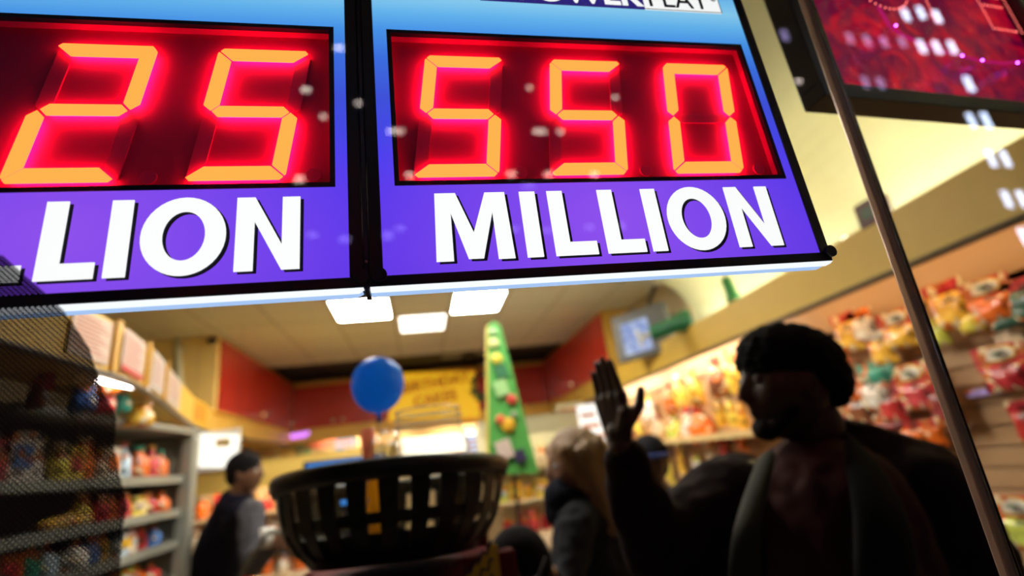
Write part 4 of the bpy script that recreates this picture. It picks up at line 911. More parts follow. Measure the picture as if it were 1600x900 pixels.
board(540, 690, 7.47, .26, .2, (.5, .68, .85), 'pale blue sign under the back ledge, left of the balloon', 1.0, 'lit_sign')
board(473, 706, 7.47, .2, .2, (.05, .3, .15), 'dark green sign on the back counter')
board(547, 704, 7.47, .16, .1, (1, .8, .3), 'small glowing yellow sign above the blue monitor', 1.6, 'lit_sign')
board(848, 652, 7.47, .46, .17, (.75, .12, .05), 'red sign with pink letters right of the tree', 0, 'shop_sign', (.85, .35, .35))
board(741, 695, 7.40, .26, .28, (.5, .72, 1), 'small bright blue-white screen right of the jar', 1.3, 'lit_sign')
board(680, 700, 7.47, 1.25, .34, (1, .97, .85), 'wide bright white light box behind the jar', 3.2, 'lit_sign')
board(895, 650, 5.6, .36, .3, (.55, .55, .36), 'dull cream board right of the tree')
board(926, 665, 4.9, .26, .42, (1, .98, .9), 'bright white poster left of the raised hand', 1.4, 'lit_sign')
# purple neon writing
ne = thing('neon_sign', 'violet neon script glowing on the back left ledge', 'neon sign', py_(448, 686, 7.17))
bm = BM(); add_tube(bm, [(-.27 + .54 * k / 60, -.01 + .0 * k, .028 * math.sin(k * 1.1) + .0006 * k) for k in range(61)], .012, 6); obj('neon_tube', bm, glow('neon_violet', (.62, .2, 1), 2.2), ne, True)
bm = BM(); add_ell(bm, (-.24, -.01, -.01), (.06, .02, .045)); obj('neon_blob', bm, glow('neon_magenta', (.85, .3, 1), 1.6), ne, True)
bm = BM(); add_box(bm, (-.3, .01, -.05), (.3, .02, .08), .002); obj('backplate', bm, mat('neon_plate', (.7, .45, .15), .4), ne)
# blue computer monitor behind the basket
mo = thing('monitor', 'flat monitor with a blue screen behind the slatted basket', 'monitor', py_(541, 752, 3.6), math.radians(4)); mo.scale = (1.6,) * 3
bm = BM(); add_box(bm, (-.165, 0, -.1), (.165, .03, .095), .006); obj('casing', bm, black, mo)
bm = BM(); add_box(bm, (-.15, -.003, -.085), (.15, -.0002, .082)); obj('screen', bm, glow('monitor_blue', (.06, .3, .85), 1.0), mo)
bm = BM(); fz = -(mo.location.z - 1.042) / 1.6; add_box(bm, (-.02, .01, fz + .01), (.02, .03, -.09)); add_box(bm, (-.1, -.05, fz), (.1, .09, fz + .012), .004); obj('foot', bm, black, mo)
# service counter in the middle and the back counter
ct = thing('service_counter', 'long cream service counter across the middle of the shop', 'counter', (-.1, 3.4, 0))
bm = BM(); add_box(bm, (-.75, 0, 0), (.95, .5, 1.0), .01); obj('cabinet_base', bm, mat('counter_beige', (.5, .4, .26), .5), ct)
bm = BM(); add_box(bm, (-.8, -.05, 1.0), (1.0, .55, 1.04), .008); obj('worktop', bm, mat('counter_top', (.35, .27, .18), .3), ct)
bm = BM(); add_box(bm, (-.16, -.14, 0), (.16, .12, .52), .01); 
bx = obj('cardboard_carton', bm, mat('cardboard', (.48, .34, .2), .7), loc=(py_(655, 775, 3.6).x, 3.62, 1.041)); tag(bx, 'brown cardboard carton seen between the basket slats', 'carton')
bx2 = bx.copy(); C.objects.link(bx2); bx2.location = (py_(655, 775, 3.6).x + .36, 3.66, 1.041); tag(bx2, 'brown cardboard carton right of another, seen through the slats', 'carton')
# right-back candy rack
rk = thing('candy_rack', 'pale tiered candy rack beneath the green tree', 'rack', (.9, 4.35, 0))
bm = BM(); add_box(bm, (-.42, .1, 0), (.36, .14, 1.87)); obj('back_panel', bm, mat('rack_pale', (.6, .58, .42), .5), rk)
bm = BM(); add_box(bm, (-.42, -.33, 1.74), (.36, -.31, 1.88)); add_box(bm, (-.42, -.33, 1.87), (.36, .14, 1.885)); obj('header', bm, mat('rack_header', (.62, .6, .42), .5), rk)
RZ = [.75, 1.02, 1.26, 1.5]
for z in RZ: bm = BM(); add_box(bm, (-.42, -.2, z - .02), (.36, .1, z), .003); obj('tier', bm, mat('rack_tier', (.7, .6, .4), .5), rk)
for si, z in enumerate(RZ):
    x = -.4
    while x < .3:
        kind = random.choice(['snack_box', 'snack_pouch']); w_ = random.uniform(.07, .11); h = random.uniform(.09, .15)
        c, c2 = random.choice([['rose', 'pink', 'red'], ['pink', 'beige', 'rose'], ['golden', 'yellow', 'lime'], ['beige', 'white', 'golden']][si]), random.choice(lc)
        row = ['lowest', 'third', 'second', 'top'][si]
        item(kind, (.9 + x + w_ / 2, 4.25 + random.uniform(-.05, 0.0), z + .0005), c, c2, '%s %s with %s detail, %s tier of the candy rack' % (c, KN[kind], c2, row), '%s %ss with %s, %s rack tier' % (c, KN[kind], c2, row), w_, h)
        x += w_ + random.uniform(.003, .02)
tube_light((.5, 4.1, 1.84), (1.25, 4.1, 1.84), 'tube light above the candy rack by the tree', glow('tube_rack', (1, .92, .7), 30))

# dark rounded bag between basket and the woman
db = thing('dark_bag', 'dark rounded bag between the basket stand and the long-haired woman', 'bag', py_(818, 895, 1.42))
bm = BM(); add_ell(bm, (0, .05, .0), (.09, .08, .11)); add_box(bm, (-.08, -.02, -.2), (.08, .11, -.02), .02); skin('bag_body', bm, .01, mat('bag_charcoal', (.006, .005, .006), .9), db, 4)
bm = BM(); add_tube(bm, [(-.05, -.07, .04), (-.02, -.085, .0), (.02, -.085, .0), (.05, -.07, .04)], .005, 8); obj('strap', bm, black, db)

# ------------------------------------------------------------------ people
def head_bm(bm, M4, s=1.0, neck=True, nose=1.0):
    """face looks along local +Y; M4 places it"""
    def gau(n, c, sg): c = Vector(c).normalized(); return math.exp(-((n - c).length ** 2) / (2 * sg * sg))
    r = bmesh.ops.create_uvsphere(bm, u_segments=56, v_segments=44, radius=1.0)
    for v in r['verts']:
        n = v.co.normalized(); p = Vector((n.x * .074, n.y * .094, n.z * .116))
        if n.z < 0:
            k = (-n.z) ** 1.3; p.x *= 1 - .34 * k
            if n.y < 0: p.y *= 1 - .45 * k
            else: p.y += .012 * k
        d = 0
        d += .006 * gau(n, (0, .92, .34), .22) - .009 * (gau(n, (.36, .88, .16), .13) + gau(n, (-.36, .88, .16), .13))
        d += nose * (.020 * gau(n, (0, 1, -.13), .085) + .014 * gau(n, (0, 1, .03), .09) + .008 * (gau(n, (.11, 1, -.17), .06) + gau(n, (-.11, 1, -.17), .06)))
        d += .009 * gau(n, (0, .95, -.40), .075) + .009 * gau(n, (0, .93, -.52), .075) - .004 * gau(n, (0, .94, -.46), .03)
        d += .011 * gau(n, (0, .72, -.78), .15) + .004 * (gau(n, (.6, .7, -.12), .2) + gau(n, (-.6, .7, -.12), .2))
        p += n * d; v.co = M4 @ (p * s)
    for sx_ in (-1, 1):
        for c, rad, ang_ in (((.076, -.004, -.006), (.007, .017, .031), .25), ((.079, -.008, .004), (.008, .014, .016), .1)):
            rr = bmesh.ops.create_uvsphere(bm, u_segments=14, v_segments=10, radius=1)
            for v in rr['verts']: v.co = M4 @ ((Vector((v.co.x * rad[0], v.co.y * rad[1], v.co.z * rad[2])) + Vector((c[0] * sx_, c[1], c[2]))) * s)
def eyes(M4, s, parent, mn='eye_white', mc=(.5, .47, .43)):
    for sx_ in (-1, 1):
        bm = BM(); add_ell(bm, (0, 0, 0), (.0115, .0115, .0115), u=14, v=10)
        for v in bm.verts: v.co = M4 @ ((v.co + Vector((.031 * sx_, .078, .018))) * s)
        obj('eye', bm, mat(mn, mc, .35), parent, True)
def T4(loc, yaw, pitch=0, roll=0):
    return Matrix.Translation(loc) @ Matrix.Rotation(yaw, 4, 'Z') @ Matrix.Rotation(pitch, 4, 'X') @ Matrix.Rotation(roll, 4, 'Y')
def curls(amp, sc):
    def f(co, n):
        return co + n * (amp * (noise.noise(co * sc) + .6 * noise.noise(co * sc * 2.3)))
    return f
def hand_bm(bm, wrist, tip_dir, thumb_dir, s=1.0, curl=.0, spread=.12, tout=None):
    """palm and five separate fingers; tip_dir along the fingers, thumb_dir towards the thumb side"""
    d = Vector(tip_dir).normalized(); t = Vector(thumb_dir); t = (t - d * t.dot(d)).normalized(); n = d.cross(t).normalized()
    wr_ = Vector(wrist); P = lambda a, b, c=0: wr_ + (d * a + t * b + n * c) * s
    add_caps(bm, P(-.03, 0), .024 * s, P(.02, 0), .024 * s)
    for b0, b1, r in ((.027, .032, .0125), (.009, .011, .0135), (-.009, -.010, .0135), (-.026, -.030, .012)):
        add_caps(bm, P(.012, b0 * .6), .016 * s, P(.09, b1), r * s)
    add_caps(bm, P(.02, .018, -.004), .017 * s, P(.055, .038, -.006), .014 * s)
    L = [(.031, .068, .0088), (.0105, .077, .0090), (-.0105, .072, .0086), (-.031, .056, .0076)]
    for i, (b, ln, r) in enumerate(L):
        a = P(.090, b); cur = 0; p = a; dirn = (d + t * spread * (b / .03)).normalized()
        for j, f in enumerate((.45, .3, .25)):
            cur += curl * (.7 + .25 * j); dd = (dirn * math.cos(cur) - n * math.sin(cur)).normalized(); q = p + dd * ln * f * s
            add_caps(bm, p, r * s * (1 - .07 * j), q, r * s * (1 - .07 * (j + 1)), n=12, k=4); p = q
    a = P(.035, .034, -.004); td = (t * .80 + d * .62 - n * .12 * (1 if curl else 0)).normalized()
    td = (Vector(tout).normalized() * .8 + d * .62).normalized() if tout else td
    b = a + td * .042 * s; add_caps(bm, a, .0145 * s, b, .011 * s, n=12, k=4); td2 = (td * .5 + d * .8).normalized(); c = b + td2 * .032 * s; add_caps(bm, b, .0108 * s, c, .009 * s, n=12, k=4)

# --- man in the knitted cap, near, seen from his left side, looking left, right hand raised
man = thing('person', 'man in a dark knitted cap and dark coat, facing left with one hand raised', 'person', (.9, 1.05, 0))
mo_ = Vector(man.location)
def ml(px, py, Y): return py_(px, py, Y) - mo_
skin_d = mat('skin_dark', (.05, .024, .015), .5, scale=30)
hc = ml(1229, 603, 1.02); HM = T4(hc, math.radians(84), math.radians(2)); hs = 1.02
bm = BM(); head_bm(bm, HM, hs)
neck0 = hc + Vector((.045, .0, -.085)); chest = ml(1300, 800, 1.06)
nb = ml(1285, 745, 1.06)
add_caps(bm, neck0, .056, nb, .064)
# torso, pelvis, legs
hip = Vector((chest.x + .03, chest.y + .02, .98)); 
shR = ml(1140, 760, 1.12); shL = ml(1440, 765, .98)
add_caps(bm, nb + Vector((0, 0, -.05)), .1, chest, .15); add_caps(bm, chest, .15, hip, .14)
add_caps(bm, shR, .058, shL, .058)
for sy_, dx in ((.09, -.06), (-.09, .02)):
    add_caps(bm, hip + Vector((dx * .3, sy_, 0)), .085, hip + Vector((dx, sy_, -.48)), .06); add_caps(bm, hip + Vector((dx, sy_, -.48)), .055, hip + Vector((dx + .02, sy_, -.92)), .042)
    add_caps(bm, hip + Vector((dx + .02, sy_, -.93)), .04, hip + Vector((dx - .14, sy_, -.95)), .03)
elb = ml(1024, 856, 1.06); wri = ml(972, 702, .98)
add_caps(bm, shR, .055, elb, .045); add_caps(bm, elb, .043, wri, .029)
elbL = Vector((shL.x + .16, shL.y + .05, shL.z - .30)); wrL = Vector((elbL.x - .02, elbL.y + .12, elbL.z - .25))
add_caps(bm, shL, .055, elbL, .045); add_caps(bm, elbL, .043, wrL, .028)
tipd = ml(938, 560, .98) - wri; thd = Vector((.42, -.9, .05))
hand_bm(bm, wri + tipd.normalized() * .012, tipd, thd, 1.0, curl=.05, spread=-.04, tout=(1, -.1, .12))
hand_bm(bm, wrL, (0, .1, -1), (-1, .1, 0), .95, curl=.35)
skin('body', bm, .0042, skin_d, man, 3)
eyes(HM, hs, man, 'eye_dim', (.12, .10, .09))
# knitted cap with hair bulging inside it
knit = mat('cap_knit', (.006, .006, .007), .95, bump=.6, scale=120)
bm = BM(); cc = HM @ Vector((0, -.022, .05)); rot = HM.to_3x3() @ Matrix.Rotation(math.radians(12), 3, 'X')
add_ell(bm, cc, (.094, .122, .094), rot, 40, 30); add_ell(bm, HM @ Vector((0, -.055, .01)), (.088, .088, .095), rot, 40, 30)
def capfn(co, n):
    l = HM.inverted() @ co
    lim = .028 if l.y > 0 else .028 + l.y * .75
    if l.z < lim:
        l.z = lim + (l.z - lim) * .02; l.x *= .97
    co2 = HM @ l
    return co2 + n * (.006 * (noise.noise(co * 60) + .5 * noise.noise(co * 130)))
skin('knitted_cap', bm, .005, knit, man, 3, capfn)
# short beard
bm = BM(); add_ell(bm, HM @ (Vector((0, .070, -.086)) * hs), (.036, .030, .026), HM.to_3x3()); 
for sx_ in (-1, 1): add_caps(bm, HM @ Vector((.052 * sx_, .03, -.055)), .012, HM @ Vector((.032 * sx_, .068, -.084)), .016)
skin('beard', bm, .005, mat('beard_black', (.012, .010, .010), .9, bump=.5, scale=150), man, 3, curls(.002, 160))
# shirt, coat, lapels, trousers, shoes
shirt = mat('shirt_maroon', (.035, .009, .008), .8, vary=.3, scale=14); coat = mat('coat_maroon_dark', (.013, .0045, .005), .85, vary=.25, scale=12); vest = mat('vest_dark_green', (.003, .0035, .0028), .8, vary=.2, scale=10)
bm = BM(); add_caps(bm, nb + Vector((-.01, -.01, -.035)), .078, chest + Vector((-.03, -.03, 0)), .165); add_caps(bm, chest + Vector((-.03, -.03, 0)), .165, hip + Vector((-.02, -.02, .02)), .155)
skin('shirt', bm, .009, shirt, man, 4, curls(.006, 18))
bm = BM(); add_tube(bm, [nb + Vector((.085 * math.cos(a), .085 * math.sin(a), .012 + .02 * math.cos(a))) for a in [2 * math.pi * k / 28 for k in range(28)]], .018, 8, closed=True); obj('collar', bm, coat, man, True)
bm = BM()
add_caps(bm, shR + Vector((0, 0, -.01)), .082, elb, .074); add_caps(bm, elb, .074, elb.lerp(wri, .86), .046)
add_caps(bm, elb + Vector((.05, 0, -.03)), .07, shR + Vector((-.01, .03, -.12)), .09)
add_caps(bm, shL, .092, elbL, .075); add_caps(bm, ml(1325, 690, 1.05), .05, ml(1440, 745, 1.0), .085); add_caps(bm, elbL, .064, wrL.lerp(elbL, .1), .046)
add_caps(bm, nb + Vector((.03, .04, -.04)), .095, shL + Vector((-.03, .02, 0)), .09); add_caps(bm, nb + Vector((0, .05, -.06)), .08, shR + Vector((.02, .03, 0)), .074)
add_caps(bm, chest + Vector((.06, .07, 0)), .17, hip + Vector((.03, .05, -.1)), .175); add_caps(bm, shL + Vector((-.04, .05, -.02)), .1, chest + Vector((.13, .03, -.05)), .14); add_caps(bm, chest + Vector((.13, .03, -.05)), .14, hip + Vector((.1, .03, -.1)), .15)
add_caps(bm, shR + Vector((.05, .05, -.03)), .08, chest + Vector((-.06, .09, -.1)), .12); add_caps(bm, chest + Vector((-.06, .09, -.1)), .12, hip + Vector((-.08, .08, -.1)), .14)
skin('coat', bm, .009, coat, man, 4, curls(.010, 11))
def strip(name, pts, w0, w1, th, m):
    """a soft band through pts, wide in the picture-parallel direction"""
    bm = BM(); n = len(pts); R = []
    for i, p in enumerate(pts):
        w_ = w0 + (w1 - w0) * i / (n - 1); p = Vector(p)
        R.append([bm.verts.new(p + Vector(q)) for q in ((-w_, .01, 0), (-w_ * .5, -th, 0), (w_ * .4, -th * .8, 0), (w_, .01, 0), (0, .03, 0))])
    for i in range(n - 1):
        for j in range(5): bm.faces.new((R[i][j], R[i][(j + 1) % 5], R[i + 1][(j + 1) % 5], R[i + 1][j]))
    bm.faces.new(R[0]); bm.faces.new(R[-1][::-1]); o = obj(name, bm, m, man, True); md = o.modifiers.new('sub', 'SUBSURF'); md.levels = 1; md.render_levels = 2; return o
strip('lapel', [ml(1205, 700, .95), ml(1190, 750, .90), ml(1172, 810, .86), ml(1165, 870, .85), ml(1165, 960, .86)], .022, .042, .02, mat('scarf_grey_green', (.024, .024, .017), .7, vary=.3, scale=20))
strip('vest_panel', [ml(1312, 672, 1.0), ml(1335, 705, .93), ml(1362, 750, .87), ml(1385, 830, .82), ml(1395, 960, .82)], .012, .1, .028, vest)
bm = BM()
for sy_, dx in ((.09, -.06), (-.09, .02)):
    add_caps(bm, hip + Vector((dx * .3, sy_, .02)), .115, hip + Vector((dx, sy_, -.48)), .085); add_caps(bm, hip + Vector((dx, sy_, -.48)), .08, hip + Vector((dx + .02, sy_, -.88)), .07)
skin('trousers', bm, .012, mat('trousers_black', (.012, .012, .014), .8), man, 4)
bm = BM()
for sy_, dx in ((.09, -.06), (-.09, .02)): add_caps(bm, Vector((hip.x + dx + .04, hip.y + sy_, .05)), .048, Vector((hip.x + dx - .15, hip.y + sy_, .042)), .04)
skin('shoes', bm, .01, black, man, 3)

# --- woman with long light brown hair, facing left
wo = thing('person', 'woman with long light brown hair and dark jacket, facing left', 'person', (.62, 1.9, 0)); wo_ = Vector(wo.location)
wl = lambda a, b, Y: py_(a, b, Y) - wo_
skin_l = mat('skin_light', (.42, .25, .17), .5, scale=30)
hc = wl(893, 728, 1.9); HM = T4(hc, math.radians(98), math.radians(-8)); bm = BM(); head_bm(bm, HM, .95)
nb = hc + Vector((.05, .0, -.15)); ch = wl(925, 850, 1.95); hip = Vector((ch.x + .02, ch.y, .9))
shA = wl(900, 815, 1.8) ; shB = wl(955, 800, 2.08)
add_caps(bm, hc + Vector((.03, 0, -.07)), .045, nb, .05); add_caps(bm, nb, .08, ch, .12); add_caps(bm, ch, .12, hip, .14)
elA = wl(880, 940, 1.72); haA = wl(845, 893, 1.66)
add_caps(bm, shA, .05, elA, .042); add_caps(bm, elA, .04, haA, .026); hand_bm(bm, haA, (-1, .05, .25), (0, -.4, 1), .92, curl=.55)
add_caps(bm, shB, .05, shB + Vector((.05, .05, -.28)), .042); add_caps(bm, shB + Vector((.05, .05, -.28)), .04, shB + Vector((-.12, .05, -.42)), .026)
for q in (-.08, .08):
    add_caps(bm, hip + Vector((0, q, 0)), .085, Vector((hip.x, hip.y + q, .48)), .055); add_caps(bm, Vector((hip.x, hip.y + q, .48)), .05, Vector((hip.x + .02, hip.y + q, .07)), .038); add_caps(bm, Vector((hip.x + .02, hip.y + q, .04)), .035, Vector((hip.x - .14, hip.y + q, .035)), .028)
skin('body', bm, .0048, skin_l, wo, 3); eyes(HM, .95, wo)
bm = BM(); add_ell(bm, HM @ Vector((0, -.03, .035)), (.09, .108, .1), HM.to_3x3())
for (dx, dy, x2, y2, z2, r) in ((-.065, -.03, -.07, -.045, -.22, .045), (.065, -.03, .075, -.05, -.22, .045), (0, -.085, 0, -.10, -.30, .062), (-.04, -.08, -.05, -.10, -.26, .055), (.04, -.08, .05, -.10, -.26, .055)):
    add_caps(bm, HM @ Vector((dx, dy, .03)), r * 1.15, HM @ Vector((x2, y2, z2)), r)
add_caps(bm, HM @ Vector((-.06, .03, .06)), .034, HM @ Vector((-.078, .0, -.08)), .022); add_caps(bm, HM @ Vector((.06, .03, .06)), .034, HM @ Vector((.078, .0, -.08)), .022)
def strands(co, n):
    l = HM.inverted() @ co
    return co + n * (.007 * noise.noise(Vector((l.x * 90, l.y * 90, l.z * 7))) + .004 * noise.noise(Vector((l.x * 200, l.y * 200, l.z * 10))))
skin('hair', bm, .005, mat('hair_light_brown', (.22, .13, .06), .45, vary=.4, scale=60), wo, 2, strands)
bm = BM(); add_caps(bm, wl(872, 775, 1.85), .055, wl(905, 800, 1.92), .075); add_caps(bm, wl(872, 800, 1.85), .05, wl(900, 820, 1.9), .075); skin('scarf', bm, .008, mat('scarf_navy', (.010, .012, .02), .9), wo, 4, curls(.008, 24))
bm = BM(); add_caps(bm, nb + Vector((.01, 0, -.04)), .1, ch, .145); add_caps(bm, ch, .15, hip, .165); add_caps(bm, hip, .165, hip + Vector((0, 0, -.15)), .17)
add_caps(bm, shA, .07, elA, .06); add_caps(bm, elA, .056, elA.lerp(haA, .8), .042); add_caps(bm, shB, .07, shB + Vector((.05, .05, -.28)), .06); add_caps(bm, shB + Vector((.05, .05, -.28)), .056, shB + Vector((-.1, .05, -.4)), .042)
add_caps(bm, shA, .07, shB, .07)
skin('jacket', bm, .008, mat('jacket_grey', (.017, .019, .024), .75, vary=.25, scale=14), wo, 4, curls(.008, 16))
bm = BM()
for q in (-.08, .08): add_caps(bm, hip + Vector((0, q, -.05)), .11, Vector((hip.x + .01, hip.y + q, .5)), .075); add_caps(bm, Vector((hip.x + .01, hip.y + q, .5)), .07, Vector((hip.x + .02, hip.y + q, .13)), .055)
skin('jeans', bm, .012, mat('jeans_dark', (.03, .04, .07), .8), wo, 4)

# --- man leaning forward at left
lm = thing('person', 'man in a dark vest with grey sleeves leaning forward at the left', 'person', (-1.05, 3.4, 0)); lo_ = Vector(lm.location)
ll = lambda a, b, Y: py_(a, b, Y) - lo_
skin_m = mat('skin_brown', (.16, .075, .04), .5, scale=30)
hc = ll(384, 740, 3.35); HM = T4(hc, math.radians(-100), math.radians(-4)); bm = BM(); head_bm(bm, HM, .95)
nb = ll(372, 782, 3.4); ch = ll(352, 850, 3.6); hip = ll(322, 935, 3.85)
shN = ll(392, 800, 3.27); shF = ll(372, 795, 3.6)
add_caps(bm, hc + Vector((-.025, 0, -.06)), .05, nb, .055); add_caps(bm, nb, .09, ch, .14); add_caps(bm, ch, .14, hip, .14)
elN = ll(395, 880, 3.2); haN = ll(425, 850, 2.95)
add_caps(bm, shN, .052, elN, .044); add_caps(bm, elN, .04, haN, .028); hand_bm(bm, haN, (.7, -.5, .1), (-.2, .3, 1), .95, curl=.45)
add_caps(bm, shF, .05, shF + Vector((.12, .02, -.25)), .042); add_caps(bm, shF + Vector((.12, .02, -.25)), .04, shF + Vector((.32, -.02, -.22)), .028); hand_bm(bm, shF + Vector((.33, -.02, -.22)), (1, 0, 0), (0, 0, 1), .95, curl=.45)
for q in (-.1, .1):
    add_caps(bm, hip + Vector((0, q, 0)), .09, Vector((hip.x + .06, hip.y + q, .5)), .06); add_caps(bm, Vector((hip.x + .06, hip.y + q, .5)), .055, Vector((hip.x - .04, hip.y + q, .08)), .042); add_caps(bm, Vector((hip.x - .04, hip.y + q, .045)), .04, Vector((hip.x + .14, hip.y + q, .035)), .03)
skin('body', bm, .006, skin_m, lm, 3); eyes(HM, .95, lm)
bm = BM(); add_ell(bm, HM @ Vector((0, -.018, .038)), (.084, .102, .092), HM.to_3x3()); add_ell(bm, HM @ Vector((0, -.05, -.0)), (.074, .06, .075), HM.to_3x3())
skin('hair', bm, .006, mat('hair_black', (.008, .007, .008), .9, bump=.5, scale=120), lm, 3, curls(.003, 90))
bm = BM(); add_caps(bm, nb + Vector((-.01, 0, -.02)), .105, ch, .16); add_caps(bm, ch, .16, hip, .165); add_caps(bm, shF, .09, ch, .1); add_caps(bm, shN + Vector((-.06, 0, 0)), .06, ch, .1)
skin('vest', bm, .009, mat('vest_navy_black', (.008, .008, .016), .85), lm, 4, curls(.007, 16))
bm = BM(); add_caps(bm, shN, .075, elN, .066); add_caps(bm, elN, .062, elN.lerp(haN, .85), .044); add_caps(bm, shF, .07, shF + Vector((.12, .02, -.25)), .06); add_caps(bm, shF + Vector((.12, .02, -.25)), .056, shF + Vector((.29, -.02, -.22)), .042)
add_caps(bm, nb + Vector((0, 0, .0)), .062, nb + Vector((.01, 0, .01)), .06)
skin('shirt_sleeves', bm, .008, mat('shirt_grey', (.08, .08, .095), .8, vary=.3, scale=16), lm, 4, curls(.008, 18))
bm = BM()
for q in (-.1, .1): add_caps(bm, hip + Vector((0, q, .02)), .125, Vector((hip.x + .06, hip.y + q, .5)), .085); add_caps(bm, Vector((hip.x + .06, hip.y + q, .5)), .08, Vector((hip.x - .03, hip.y + q, .14)), .06)
skin('trousers', bm, .012, mat('trousers_navy', (.01, .012, .045), .8), lm, 4)
tag(obj('paper_cup', (lambda b: (add_lathe(b, [(.025, 0), (.034, .09), (.031, .09), (.023, .006)], n=18), b)[1])(BM()), white_m, loc=py_(417, 842, 2.93) + Vector((0, 0, -.04)), smooth=True), 'small white cup held in the leaning man\'s hand', 'cup')
# black railing near him
bm = BM(); a = py_(372, 905, 2.6); b = py_(418, 832, 2.6); add_tube(bm, [a, b], .009, 8); add_tube(bm, [b, b + Vector((.5, .1, -.05))], .012, 8); add_tube(bm, [b + Vector((.3, .06, -.03)), Vector((b.x + .3, b.y + .06, 0))], .012, 8); add_tube(bm, [a, Vector((a.x, a.y, 0))], .009, 8)
tag(obj('queue_rail', bm, mat('rail_grey', (.12, .12, .09), .35, .6)), 'thin grey queue rail in front of the leaning man', 'rail')

# --- person in a dark cap with a blue band, behind the raised hand
cp = thing('person', 'person in a dark cap with a blue band behind the raised hand', 'person', (1.15, 2.4, 0)); co_ = Vector(cp.location)
cl_ = lambda a, b, Y: py_(a, b, Y) - co_
hc = cl_(1018, 722, 2.4); HM = T4(hc, math.radians(150)); bm = BM(); head_bm(bm, HM, .93)
nb = hc + Vector((.0, .0, -.16)); ch = nb + Vector((.0, .02, -.28)); hip = Vector((ch.x, ch.y, .88))
add_caps(bm, hc + Vector((0, 0, -.07)), .045, nb, .05); add_caps(bm, nb, .08, ch, .12); add_caps(bm, ch, .12, hip, .13)
for q in (-.08, .08): add_caps(bm, hip + Vector((q, 0, 0)), .085, Vector((hip.x + q, hip.y, .48)), .055); add_caps(bm, Vector((hip.x + q, hip.y, .48)), .05, Vector((hip.x + q, hip.y, .07)), .038); add_caps(bm, Vector((hip.x + q, hip.y, .035)), .035, Vector((hip.x + q, hip.y - .14, .03)), .027)
for q in (-1, 1): add_caps(bm, nb + Vector((q * .16, 0, -.1)), .05, nb + Vector((q * .2, 0, -.38)), .042); add_caps(bm, nb + Vector((q * .2, 0, -.38)), .04, nb + Vector((q * .17, -.12, -.58)), .027); hand_bm(bm, nb + Vector((q * .17, -.12, -.6)), (0, -.2, -1), (-q, 0, 0), .9, curl=.35)
skin('body', bm, .006, skin_d, cp, 3)
bm = BM(); add_ell(bm, HM @ Vector((0, -.012, .045)), (.086, .105, .085), HM.to_3x3()); add_ell(bm, HM @ Vector((0, -.04, -.01)), (.08, .07, .08), HM.to_3x3()); cpb = skin('cap', bm, .006, mat('cap_black', (.008, .008, .012), .8), cp, 3)
bm = BM(); add_tube(bm, [HM @ Vector((.088 * math.cos(a), -.012 + .106 * math.sin(a), .026)) for a in [2 * math.pi * k / 30 for k in range(30)]], .013, 8, closed=True); obj('blue_band', bm, mat('band_blue', (.015, .03, .16), .5), cpb, True)
bm = BM(); add_caps(bm, nb + Vector((0, 0, -.03)), .095, ch, .15); add_caps(bm, ch, .15, hip, .16); add_caps(bm, nb + Vector((-.15, 0, -.1)), .07, nb + Vector((.15, 0, -.1)), .07)
for q in (-1, 1): add_caps(bm, nb + Vector((q * .16, 0, -.1)), .07, nb + Vector((q * .2, 0, -.38)), .06); add_caps(bm, nb + Vector((q * .2, 0, -.38)), .056, nb + Vector((q * .172, -.11, -.55)), .042)
skin('jacket', bm, .009, mat('jacket_purple', (.035, .015, .07), .7, vary=.3, scale=14), cp, 4, curls(.008, 18))
bm = BM()
for q in (-.08, .08): add_caps(bm, hip + Vector((q, 0, -.03)), .11, Vector((hip.x + q, hip.y, .5)), .075); add_caps(bm, Vector((hip.x + q, hip.y, .5)), .07, Vector((hip.x + q, hip.y, .13)), .055)
skin('trousers', bm, .012, _M['trousers_black'], cp, 4)

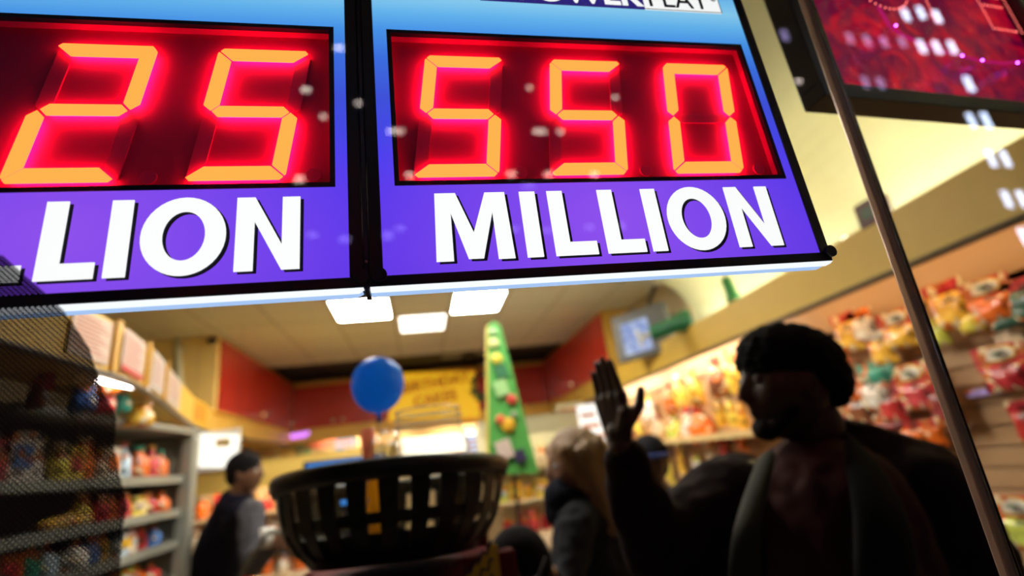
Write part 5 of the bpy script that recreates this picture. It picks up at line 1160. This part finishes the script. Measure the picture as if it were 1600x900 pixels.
# ------------------------------------------------------------------ across the street: dark tower whose lit windows reflect in the pane
tw = thing('office_tower', 'dark tower across the street whose lit windows reflect in the glass', 'building', (20, -30, 0))
bm = BM(); add_box(bm, (-70, -12, 0), (70, 0, 75)); obj('facade', bm, mat('facade_dark', (.02, .02, .025), .7), tw)
GY = .2
def refl(px, py, w_, h, m, nm='lit_window'):
    r = ray(px, py); k = (GY + GY + 29.95) / r.y; p = EYE + r * k
    bm = BM(); add_box(bm, (-w_ / 2, -.04, -h / 2), (w_ / 2, .04, h / 2)); obj(nm, bm, m, tw, loc=(p.x - 20, .06, p.z))
cool = glow('window_light_cool', (.62, .74, 1.0), 11); warm = glow('window_light_warm', (1.0, .85, .75), 9); dim = glow('window_light_dim', (.6, .5, 1.0), 3)
for a, b, s in ((1415, 23, 1), (1439, 20, 1), (1464, 26, 1), (1440, 73, 1), (1464, 74, 1), (1488, 74, 1), (1514, 131, 1.15), (1518, 188, 1), (1541, 188, 1.1), (1549, 248, 1.1), (1571, 248, 1.1), (1573, 311, 1.1), (1597, 311, 1.1), (1600, 370, 1.1)):
    refl(a, b, .62 * s, 1.5 * s, cool)
for a, b in ((1328, 60), (1355, 63), (1382, 66), (1410, 66), (1226, 55), (1352, 128), (1376, 130)): refl(a, b, .55, 1.2, dim)
for a, b, w_, h in ((618, 205, 1.1, .35), (843, 205, 1.0, .35), (875, 206, .4, .35), (530, 75, .6, .4), (478, 140, .55, .4), (505, 182, .4, .3), (560, 161, .35, .35), (640, 274, .5, .35), (468, 280, .6, .4), (799, 272, .6, .35), (857, 272, .55, .35), (929, 272, .55, .35), (1248, 127, .5, .3), (961, 152, .3, .3), (827, 137, .3, .3)):
    refl(a, b, w_, h, warm)
for a, b, w_, h in ((488, 367, .6, .3), (539, 374, .7, .35), (606, 368, .6, .5), (625, 357, .6, .3), (805, 358, .5, .3), (855, 360, .6, .3), (921, 355, .6, .3), (972, 353, .4, .4), (826, 291, .9, .25)): refl(a, b, w_, h, dim)
bm = BM(); add_box(bm, (-60, -30, -.15), (60, .15, -.02)); struct('ground', bm, mat('asphalt', (.04, .04, .045), .8))

matte()
